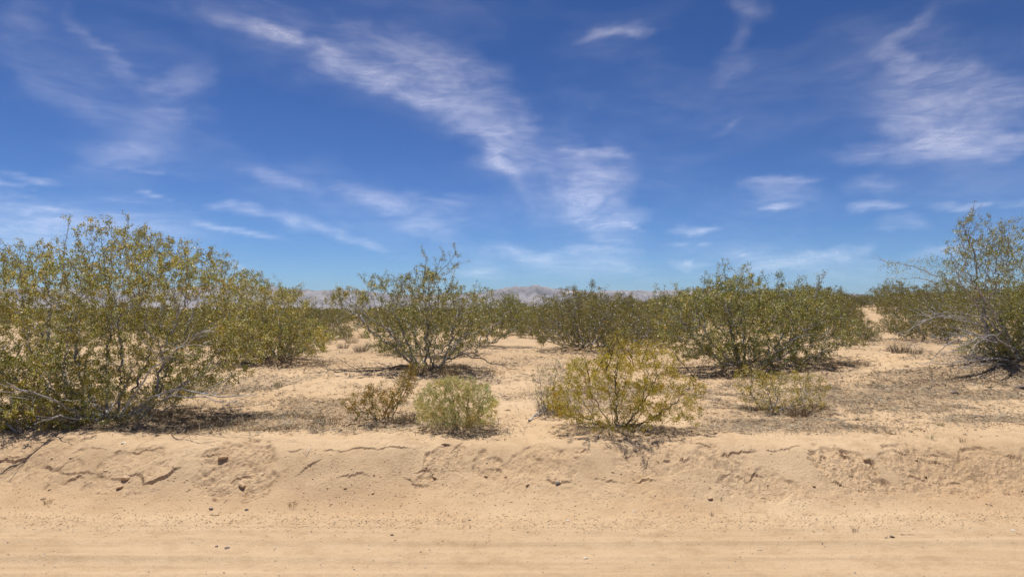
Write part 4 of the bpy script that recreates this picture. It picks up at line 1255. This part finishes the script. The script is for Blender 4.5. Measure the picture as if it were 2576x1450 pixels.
rs = np.random.default_rng(99)
named_mid = [   # px, py of the foot, height in photo px, kind, label
    (2265, 800, 62, 1, 'creosote bush on the sandy rise right of the pale clearing'),
    (2420, 815, 75, 2, 'creosote bush on the sandy rise behind the tall right-hand bush'),
    (2195, 770, 34, 3, 'creosote bush on the skyline of the sandy rise, straight above the pale clearing'),
    (2130, 773, 34, 4, 'creosote bush on the skyline left of the pale clearing'),
    (2290, 773, 34, 0, 'creosote bush on the skyline right of the pale clearing'),
    (2105, 800, 48, 1, 'creosote bush behind the right end of the broad dark bush'),
    (2145, 855, 62, 2, 'leafy green bush touching the right end of the broad dark bush'),
    (2188, 858, 32, 3, 'low grey-green shrub in front of the pale clearing'),
    (2225, 832, 30, 4, 'small olive shrub at the front right corner of the pale clearing'),
    (1365, 850, 70, 3, 'pale olive bush between the centre bush and the dense bush'),
    (1325, 835, 45, 1, 'small olive bush far behind the right side of the centre bush'),
    (1620, 870, 90, 2, 'olive bush between the dense bush and the broad dark bush'),
    (868, 848, 26, 4, 'small green dome shrub on the sand of the left gap'),
    (800, 862, 52, 0, 'dark green bush at the right end of the left-hand bushes'),
    (910, 822, 40, 2, 'dark creosote bush at the back of the left gap'),
    (960, 818, 42, 3, 'dark creosote bush seen through the left limbs of the centre bush'),
    (808, 818, 36, 2, 'olive bush at the left end of the sand in the left gap'),
    (986, 812, 36, 0, 'small dark bush on the horizon line behind the left limbs of the centre bush'),
    (1290, 822, 42, 4, 'olive bush just right of the centre bush on the horizon line'),
    (1392, 832, 52, 2, 'olive bush at the left shoulder of the dense bush'),
    (1318, 806, 30, 3, 'small far bush below the mountains, right of the centre bush'),
    (1355, 808, 30, 1, 'small far bush below the pale mountain scar'),
    (1660, 822, 44, 3, 'olive bush in the notch between the dense bush and the broad dark bush'),
    (1690, 850, 70, 0, 'green bush behind the left end of the broad dark bush'),
    (2075, 779, 36, 2, 'low bush on the rise above the right end of the broad dark bush'),
    (2160, 771, 32, 0, 'second bush on the skyline left of the pale clearing'),
    (2245, 770, 36, 1, 'bush on the skyline above the right side of the pale clearing'),
    (2355, 775, 44, 3, 'bush on the rise straight behind the bare arching limbs'),
    (2120, 815, 52, 4, 'olive bush at the left edge of the pale clearing'),
    (832, 812, 34, 1, 'grey-olive bush on the far edge of the sand in the left gap'),
]
taken = []
for (px, py, hp, k, lab) in named_mid:
    p = place(px, py)
    h = hp * p[1] / FPX
    mid_bush(k, p, h / 1.55, rs.uniform(0, 6.28), lab)
    taken.append((p[0], p[1], 0.9 * h))
for k in BASES:
    taken.append((BASES[k][0], BASES[k][1], 1.6))

def clearing(x, y):
    # bare sand left open in the view
    for (px, py, wpx, hpx) in ((2187, 806, 30, 36), (2165, 784, 22, 8), (1300, 880, 90, 40), (900, 860, 75, 45), (900, 800, 26, 14), (1640, 797, 20, 14)):
        r_ = at(px, py, 1.0) - CAM
        ax, az = x / y, (zf - CAM[2]) / y
        if abs(ax - r_[0]) < wpx / FPX and abs(az - r_[2]) < hpx / FPX:
            return True
    return False

count = 0
zone_n = {}
for _ in range(6000):
    y = 15.5 * math.exp(rs.uniform(0, math.log(75 / 15.5)))
    if rs.uniform() > (y / 75) ** 0.55: continue
    x = rs.uniform(-1, 1) * (y * 0.80 + 2)
    zf = zfar(x, y)
    if y < 21 and abs(x) < y * 0.75 and rs.uniform() < 0.6: continue
    if clearing(x, y): continue
    sc = rs.uniform(0.55, 1.05) * (0.86 if x < 0 else 1.0)
    if any((x - a) ** 2 + (y - c) ** 2 < (r + sc * 1.0) ** 2 for a, c, r in taken): continue
    taken.append((x, y, sc * 0.9))
    px = CX + FPX * x / y
    if px < 470 and rs.uniform() < 0.6: continue
    for lim_, z_ in ((180, 'behind the left part of the largest bush'), (360, 'behind the middle of the largest bush'), (545, 'behind the right part of the largest bush'), (780, 'behind the second bush from the left'), (960, 'at the back of the left gap'), (1330, 'behind the centre bush'),
                    (1410, 'between the centre bush and the dense bush'), (1640, 'behind the dense bush'), (1790, 'behind the left end of the broad dark bush'), (1950, 'behind the middle of the broad dark bush'), (2110, 'behind the right end of the broad dark bush'), (2200, 'left of the pale clearing'), (2380, 'right of the pale clearing'), (9999, 'behind the tall right-hand bush')):
        if px < lim_: break
    dz_ = 'nearest' if y < 26 else 'near' if y < 38 else 'middle' if y < 54 else 'farthest'
    zs = rs.uniform(0.75, 1.05)
    sz_ = 'small' if sc * zs < 0.62 else 'medium-sized' if sc * zs < 0.8 else 'tall'
    lab = '%s creosote bush in the %s scrub %s' % (sz_, dz_, z_)
    mid_bush(int(rs.integers(5)), (x, y, zf - 0.02), sc, rs.uniform(0, 6.28), lab, 'creosote bushes of the scrub belt ' + z_, sz=zs)
    count += 1
    if count >= 232: break
for _ in range(900):
    y = rs.uniform(24, 62); x = rs.uniform(6, 0.80 * y)
    zf = zfar(x, y)
    if zf < 1.15 or clearing(x, y): continue
    sc = rs.uniform(0.5, 0.9)
    if any((x - a) ** 2 + (y - c) ** 2 < (r + sc * 0.9) ** 2 for a, c, r in taken): continue
    taken.append((x, y, sc * 0.9))
    px = CX + FPX * x / y
    z_ = 'left of the pale clearing' if px < 2187 else 'right of the pale clearing' if px < 2400 else 'behind the tall right-hand bush'
    lab = '%s creosote bush on the %s slope of the sandy rise %s' % ('small' if sc < 0.7 else 'larger', 'front' if y < 40 else 'upper', z_)
    mid_bush(int(rs.integers(5)), (x, y, zf - 0.02), sc, rs.uniform(0, 6.28), lab, 'creosote bushes on the sandy rise', sz=rs.uniform(0.8, 1.05))
    count += 1
    if count >= 270: break

# the far scrub, which reads as one dark mass
LOW = []
for s in range(4):
    r = np.random.default_rng(700 + s)
    n = 70
    d = r.normal(0, 1, (n, 3)); d /= np.linalg.norm(d, axis=1)[:, None]
    rad = r.uniform(0.45, 1.0, (n, 1)) ** 0.6
    c = d * rad * np.array((1.1, 1.1, 0.68)) + np.array((0, 0, 0.72))
    c[:, 2] = np.abs(c[:, 2])
    LOW.append(leaves(r, c, 0.42, 0.22))
B = Buf()
rf = np.random.default_rng(31)
n_far = 0
while n_far < 3200:
    y = 66 * math.exp(rf.uniform(0, math.log(1600 / 66)))
    x = rf.uniform(-1, 1) * (y * 0.82)
    if fbm(np.array([x * 0.03]), np.array([y * 0.03]), 3, 3)[0] < 0.36: continue
    zf = zfar(x, y)
    v, f = LOW[int(rf.integers(4))]
    sc = rf.uniform(0.6, 1.15) * (1.0 + 0.0 * y)
    if y > 180:
        k = 34 * 4 if y < 500 else 12 * 4
        v = v[:k]; f = f[:k // 4]
        sc *= 1.15
    a = rf.uniform(0, 6.28); ca, sa = math.cos(a), math.sin(a)
    w = v @ np.array([[ca, sa, 0], [-sa, ca, 0], [0, 0, 1.0]]) * sc + np.array((x, y, zf - 0.05))
    B.add(w, f)
    n_far += 1
o = link('distant_scrub', B.mesh('distant_scrub'), M_LEAF_M)
tag(o, 'far olive scrub merging into one dark belt below the mountains', None, None, 'stuff')

# ------------------------------------------------------------------ litter, gravel, dry grass (nobody could count these)
def scatter_litter(seed, n, xr, yr, mat, name, L=(0.02, 0.07), w=0.0035, gain=1.0, floor=0.03, up=0.25):
    r = np.random.default_rng(seed)
    x = r.uniform(*xr, n * 8); y = r.uniform(*yr, n * 8)
    m_ = litter_mask(x, y) * gain + floor * sstep(6.6, 6.9, y)
    kk = r.uniform(0, 1, len(x)) < m_
    x, y = x[kk][:n], y[kk][:n]
    z = terrain(x, y) + 0.004
    n = len(x)
    a = r.uniform(0, math.pi, n); el = r.normal(0, up, n)
    d = np.stack([np.cos(a) * np.cos(el), np.sin(a) * np.cos(el), np.abs(np.sin(el))], 1)
    l = r.uniform(*L, n)[:, None] * r.uniform(0.5, 1, n)[:, None]
    s = np.cross(d, np.array((0, 0, 1.0)) + r.normal(0, 0.3, (n, 3))); s /= np.linalg.norm(s, axis=1)[:, None]; s *= (w * r.uniform(0.6, 1.5, n))[:, None]
    c = np.stack([x, y, z], 1) + np.array((0, 0, 1.0)) * (l * np.abs(d[:, 2:3]) * 0.5)
    mid_ = c + r.normal(0, 0.12, (n, 3)) * l * np.array((1, 1, 0.4)) + np.array((0, 0, 0.002))
    v = np.stack([c - d * l / 2, mid_ - s, c + d * l / 2, mid_ + s], 1).reshape(-1, 3)
    o = link(name, mesh_np(name, v, np.arange(n * 4).reshape(n, 4)), mat)
    return tag(o, None, None, None, 'stuff')

scatter_litter(1, 38000, (-6.5, 7.5), (6.6, 10.5), M_LITTER, 'twig_litter', L=(0.03, 0.14), w=0.0032, gain=0.8, floor=0.03)
scatter_litter(2, 16000, (-9, 11), (9.5, 18), M_LITTER, 'twig_litter', L=(0.05, 0.20), w=0.006, gain=0.7, floor=0.03)
scatter_litter(3, 6000, (-6, 7), (6.6, 10), M_GRASS, 'straw_litter', L=(0.04, 0.16), w=0.0022, gain=0.6, floor=0.03)
scatter_litter(9, 420, (-5.5, 7.5), (6.7, 11), M_GREY_TUFT, 'stick_litter', L=(0.18, 0.5), w=0.0035, gain=0.5, floor=0.06, up=0.1)
scatter_litter(10, 500, (-9, 11), (10, 17), M_LITTER, 'stick_litter', L=(0.25, 0.7), w=0.006, gain=0.5, floor=0.05, up=0.1)
def debris(seed, n, xr, yr, mat, name, rad, floor):
    r = np.random.default_rng(seed)
    x = r.uniform(*xr, n * 6); y = r.uniform(*yr, n * 6)
    kk = r.uniform(0, 1, len(x)) < (litter_mask(x, y) * 0.9 + floor * sstep(6.55, 6.9, y))
    x, y = x[kk][:n], y[kk][:n]; n = len(x)
    z = terrain(x, y)
    s = rad * r.lognormal(0, 0.5, n)
    T4 = np.array([(1, 0, -.4), (-.6, .9, -.4), (-.6, -.9, -.4), (0, 0, .9)])
    F4 = np.array([(0, 1, 3), (1, 2, 3), (2, 0, 3)])
    a = r.uniform(0, 6.28, n); ca, sa = np.cos(a)[:, None], np.sin(a)[:, None]
    v = T4[None] * s[:, None, None] * r.uniform(0.5, 1.4, (n, 4, 3)) * np.array((2.4, 0.8, 0.35))
    v = np.stack([v[..., 0] * ca - v[..., 1] * sa, v[..., 0] * sa + v[..., 1] * ca, v[..., 2]], -1) + np.stack([x, y, z + s * 0.25], 1)[:, None, :]
    f = F4[None] + (np.arange(n) * 4)[:, None, None]
    tag(link(name, mesh_np(name, v.reshape(-1, 3), f.reshape(-1, 3)), mat), None, None, None, 'stuff')
debris(4, 8000, (-6.5, 7.5), (6.6, 10.5), M_BROWN, 'leaf_litter', 0.0075, 0.10)
debris(5, 3500, (-9, 10), (9.5, 16), M_BROWN, 'leaf_litter', 0.0095, 0.08)
# brown leaf litter and dry grass standing under the largest bush
r = np.random.default_rng(8)
def standing(seed, n, cx, cy, rx, ry, h, mat, name):
    r = np.random.default_rng(seed)
    a = r.uniform(0, 6.28, n); q = np.sqrt(r.uniform(0, 1, n))
    x = cx + np.cos(a) * q * rx; y = cy + np.sin(a) * q * ry
    kk = fbm(x * 3, y * 3, 90, 3) > 0.42
    x, y = x[kk], y[kk]; n = len(x)
    z = terrain(x, y)
    d = np.stack([r.normal(0, 1.3, n), r.normal(0, 1.3, n), np.ones(n)], 1); d /= np.linalg.norm(d, axis=1)[:, None]
    l = h * r.uniform(0.3, 1, n)[:, None]
    p = np.stack([x, y, z - 0.005], 1)
    s = np.cross(d, r.normal(0, 1, (n, 3))); s /= np.linalg.norm(s, axis=1)[:, None]; s *= 0.0028
    v = np.stack([p - s, p + s, p + d * l + s * 0.3, p + d * l - s * 0.3], 1).reshape(-1, 3)
    return tag(link(name, mesh_np(name, v, np.arange(n * 4).reshape(n, 4)), mat), None, None, None, 'stuff')
bA = BASES['A']
standing(1, 11000, bA[0] + 0.75, bA[1] + 0.25, 1.7, 0.75, 0.05, M_BROWN, 'dry_grass')
standing(6, 4000, bA[0] + 0.75, bA[1] + 0.25, 1.8, 0.85, 0.06, M_GRASS, 'dry_grass')
standing(2, 2500, BASES['H'][0] + .1, BASES['H'][1] - 0.1, .55, .28, 0.06, M_BROWN, 'dry_grass')
standing(3, 2000, BASES['F'][0] + .2, BASES['F'][1] - 0.7, 1.5, .3, 0.10, M_BROWN, 'dry_grass')
standing(4, 1500, BASES['B'][0] + .2, BASES['B'][1] - 0.5, 1.1, .5, 0.10, M_BROWN, 'dry_grass')
standing(5, 1500, BASES['C'][0] + .3, BASES['C'][1] - 0.2, 1.0, .4, 0.10, M_GRASS, 'dry_grass')

ICO_V = None
def ico():
    bm = bmesh.new(); bmesh.ops.create_icosphere(bm, subdivisions=1, radius=1.0)
    v = np.array([q.co[:] for q in bm.verts]); f = np.array([[w.index for w in q.verts] for q in bm.faces]); bm.free()
    return v, f
IV, IF = ico()
def gravel(seed, n, mat, name, band, rad):
    r = np.random.default_rng(seed)
    x = r.uniform(-6.2, 6.2, n)
    y = band(x, r)
    z = terrain(x, y)
    s = rad * np.minimum(r.lognormal(0, 0.45, n), 2.0)
    v = OCT[None] * s[:, None, None] * r.uniform(0.6, 1.15, (n, 6, 1)) * np.array((1.15, 1, 0.7)) + np.stack([x, y, z + s * 0.25], 1)[:, None, :]
    f = OCTF[None] + (np.arange(n) * 6)[:, None, None]
    return tag(link(name, mesh_np(name, v.reshape(-1, 3), f.reshape(-1, 3)), mat), None, None, None, 'stuff')
gravel(1, 4200, M_CLOD, 'gravel', lambda x, r: bank_edge(x) + 0.04 + r.normal(0, 0.11, len(x)), 0.0042)
gravel(2, 1100, M_STONE_G, 'gravel', lambda x, r: bank_edge(x) + 0.04 + r.normal(0, 0.13, len(x)), 0.0034)
gravel(3, 1500, M_STONE_G, 'gravel', lambda x, r: r.uniform(4.0, 5.6, len(x)), 0.0038)
gravel(4, 1100, M_STONE_P, 'gravel', lambda x, r: r.uniform(4.0, 6.0, len(x)), 0.0036)
gravel(5, 3600, M_CLOD, 'crumbled_earth', lambda x, r: bank_edge(x) + 0.42 + r.normal(0, 0.26, len(x)), 0.0042)

# ------------------------------------------------------------------ single stones, clods, fallen branches
def rock_mesh(seed, name, flat=0.45, sub=2):
    bm = bmesh.new(); bmesh.ops.create_icosphere(bm, subdivisions=sub, radius=1.0)
    r = np.random.default_rng(seed)
    off = r.uniform(0, 50)
    for q in bm.verts:
        c = np.array(q.co[:])
        k = 0.72 + 0.55 * float(fbm(np.array([c[0] * 1.3 + off + c[2]]), np.array([c[1] * 1.3 + off - c[2] * 0.7]), seed, 3)[0])
        q.co = Vector((c[0] * k * 1.2, c[1] * k, c[2] * k * flat))
    # a few flat broken faces
    for _ in range(5):
        nrm = Vector(r.normal(0, 1, 3)).normalized(); dd = r.uniform(0.55, 0.8)
        for q in bm.verts:
            e = q.co.dot(nrm) - dd
            if e > 0: q.co -= nrm * e
    me = bpy.data.meshes.new(name); bm.to_mesh(me); bm.free()
    return me

ROCK = [rock_mesh(900 + i, 'rock') for i in range(6)]
def rock(name, label, cat, px, py, wpx, mat, k, group=None, sink=0.3):
    p = ground_at(px, py)
    p[2] = zat(p[0], p[1])
    s = wpx * p[1] / FPX / 2 / 0.95 * (0.78 if mat is M_CLOD else 1.0)
    me = ROCK[k].copy(); me.materials.append(mat)
    o = link(name, me, None, None, (p[0], p[1], p[2] + s * 0.55 * (0.6 - sink)))
    o.scale = (s, s, s); o.rotation_euler = (rg.uniform(-.3, .3), rg.uniform(-.3, .3), rg.uniform(0, 6.28))
    return tag(o, label, cat, group)

for i, a in enumerate([
    ('stone', 'dark reddish stone on the smooth bank, left of the other dark one', 'stone', 532, 1279, 12, M_STONE_D),
    ('stone', 'dark stone on the smooth bank, right of the reddish one', 'stone', 621, 1281, 9, M_STONE_D),
    ('stone', 'larger of the dark stones lying together on the road left of centre', 'stone', 570, 1374, 14, M_STONE_D),
    ('stone', 'smaller dark stone beside the larger one on the road left of centre', 'stone', 545, 1371, 8, M_STONE_D),
    ('stone', 'black stone on the road edge at the right', 'stone', 2243, 1347, 13, M_STONE_D),
    ('stone', 'small dark stone just left of the black stone at the right road edge', 'stone', 2228, 1350, 8, M_STONE_D),
    ('stone', 'grey stone lodged in the crust in the middle of the bank', 'stone', 1402, 1214, 15, M_STONE_G),
    ('stone', 'white pebble on the road right of centre', 'pebble', 1472, 1401, 10, M_STONE_P),
    ('stone', 'white pebble at the gravel line right of centre', 'pebble', 1428, 1312, 9, M_STONE_P),
    ('stone', 'white pebble on the smooth bank right of centre', 'pebble', 1594, 1285, 7, M_STONE_P),
    ('stone', 'pale stone at the edge of the shade of the largest bush', 'stone', 312, 1114, 12, M_STONE_P),
    ('stone', 'brown stone on the road between centre and left', 'stone', 985, 1344, 10, M_STONE_D),
    ('stone', 'pale stone at the right end of the gravel line', 'stone', 2548, 1332, 10, M_STONE_P),
    ('stone', 'grey stone at the gravel line near the centre', 'stone', 1180, 1310, 8, M_STONE_G),
    ('stone', 'dark lump on the sand at the right behind the litter', 'stone', 2398, 987, 20, M_STONE_D),
    ('stone', 'dark lump lying at the far right under the tall bush', 'stone', 2568, 975, 24, M_STONE_D),
    ('dirt_clod', 'big clod on the top left of the left slump', 'clod', 562, 1147, 28, M_CLOD),
    ('dirt_clod', 'rounded clod hanging at the left of the cracked crust', 'clod', 316, 1200, 28, M_CLOD),
    ('dirt_clod', 'clod below the rounded one left of the cracked crust', 'clod', 302, 1222, 22, M_CLOD),
    ('dirt_clod', 'lone clod on the bank between the left edge and the cracked crust', 'clod', 265, 1184, 12, M_CLOD),
    ('dirt_clod', 'dark clod with grass under it low on the bank at the left', 'clod', 110, 1253, 17, M_CLOD),
    ('dirt_clod', 'broad clod at the foot of the left slump', 'clod', 610, 1216, 26, M_CLOD),
    ('dirt_clod', 'wedge-shaped clod at the right end of the left slump', 'clod', 660, 1185, 22, M_CLOD),
    ('dirt_clod', 'clod under the diagonal groove', 'clod', 1092, 1195, 18, M_CLOD),
    ('dirt_clod', 'clod at the left end of the crust below the golden-green bush', 'clod', 1222, 1195, 18, M_CLOD),
    ('dirt_clod', 'round clod at the crust line beside the grey stone', 'clod', 1327, 1217, 14, M_CLOD),
    ('dirt_clod', 'clod on the smooth bank right of the middle', 'clod', 1784, 1252, 18, M_CLOD),
    ('dirt_clod', 'flat clod right of the crumbled strip on the right half of the bank', 'clod', 1920, 1248, 18, M_CLOD),
    ('dirt_clod', 'dark clod inside the hollow at the right', 'clod', 2178, 1152, 20, M_CLOD),
    ('dirt_clod', 'clod below the hollow at the right', 'clod', 2045, 1222, 16, M_CLOD),
    ('dirt_clod', 'upper clod of the two rolling down between the left slump and the centre', 'clod', 868, 1226, 12, M_CLOD),
    ('dirt_clod', 'lower clod of the two rolling down between the left slump and the centre', 'clod', 938, 1238, 12, M_CLOD),
    ('dirt_clod', 'clod resting by the yellow grass wisp on the smooth bank', 'clod', 833, 1267, 10, M_CLOD),
]):
    rock(*a, k=i % 6, group=None, sink=0.45)
rr = np.random.default_rng(55)
for i in range(44):
    px, py = rr.uniform(-40, 2620), rr.normal(1195, 30)
    half = 'left half' if px < 1287 else 'right half'
    rock('dirt_clod', 'small sandy clod scattered on the crumbled %s of the bank' % half, 'clod', px, py, rr.uniform(5, 11), M_CLOD, int(rr.integers(6)), sink=0.55, group='small clods on the %s of the bank' % half)

def stick(label, pts, r0=0.006, r1=0.002, mat=M_BARK_DEAD, twigs=3, tl=0.12, lift=0.0, name='fallen_branch'):
    P = []
    for (px, py) in pts:
        p = ground_at(px, py); p[2] = zfar(p[0], p[1]) + r0 + lift
        P.append(p)
    o0 = P[0].copy()
    me = bare_branch(rg, [p - o0 for p in P], r0, r1, twigs, 0.018, tl).mesh(name, True)
    return tag(link(name, me, mat, None, tuple(o0)), label, 'branch')
stick('grey dead branch lying left of the foot of the golden-green bush', [(1330, 1062), (1360, 1042), (1385, 1025)], 0.012, 0.004, M_BARK_P, 6, 0.25)
stick('thin dead branch poking out of the grey tuft left of the golden-green bush', [(1345, 1045), (1375, 1020), (1398, 1000)], 0.007, 0.003, M_BARK_P, 4, 0.2, 0.02)
stick('dark dead twig standing in the shade right of the largest bush', [(700, 1065), (720, 1045), (728, 1030)], 0.005, 0.003, M_BARK_DEAD, 3, 0.1)
stick('pale forked stick lying in the litter at the right', [(2265, 1062), (2300, 1060), (2345, 1055)], 0.004, 0.002, M_STONE_P, 4, 0.15)
stick('pale straight stick in the litter at the far right', [(2430, 1050), (2480, 1045), (2530, 1048)], 0.004, 0.002, M_STONE_P, 3, 0.12)
stick('dark twig added for a twig shadow under the golden-green bush on the bank face', [(1570, 1120), (1640, 1150), (1610, 1180)], 0.004, 0.002, M_BARK_DEAD, 5, 0.12)  # added dark twig, stands in for the cast shadow of a branch
stick('pale fork of dead weed lying on the bank right of the left slump', [(770, 1150), (782, 1135), (778, 1120)], 0.003, 0.0015, M_STONE_P, 4, 0.08)
stick('thin twig lying on the road edge right of centre', [(2265, 1342), (2300, 1344)], 0.003, 0.002, M_BARK_DEAD, 0)
stick('thin twig lying on the bank at the far right', [(2478, 1267), (2500, 1275)], 0.004, 0.002, M_BARK_DEAD, 1, .05)
stick('thin straight twig on the gravel left of centre', [(530, 1296), (556, 1297)], 0.003, 0.002, M_BARK_DEAD, 0)
stick('dark twig lying across the shade under the rust-tinged bush', [(900, 1070), (960, 1062), (1010, 1068)], 0.006, 0.002, M_BARK_DEAD, 5, .15)

# crumpled white scrap beside the round pale shrub
bm = bmesh.new()
bmesh.ops.create_grid(bm, x_segments=6, y_segments=4, size=0.5)
r = np.random.default_rng(3)
for q in bm.verts:
    q.co = Vector((q.co.x * 0.085, q.co.y * 0.06, 0.012 + 0.016 * r.uniform(-.6, 1) + 0.015 * abs(q.co.x)))
bmesh.ops.solidify(bm, geom=bm.faces[:], thickness=0.002)
me = bpy.data.meshes.new('paper_scrap'); bm.to_mesh(me); bm.free()
mp_, t, bb = new_mat('white_paper'); bb.inputs['Base Color'].default_value = (0.72, 0.74, 0.72, 1)
p = place(1223, 981)
tag(link('paper_scrap', me, mp_, None, (p[0], p[1], p[2] + 0.01)), 'crumpled white scrap on the sand behind the round pale shrub', 'litter')
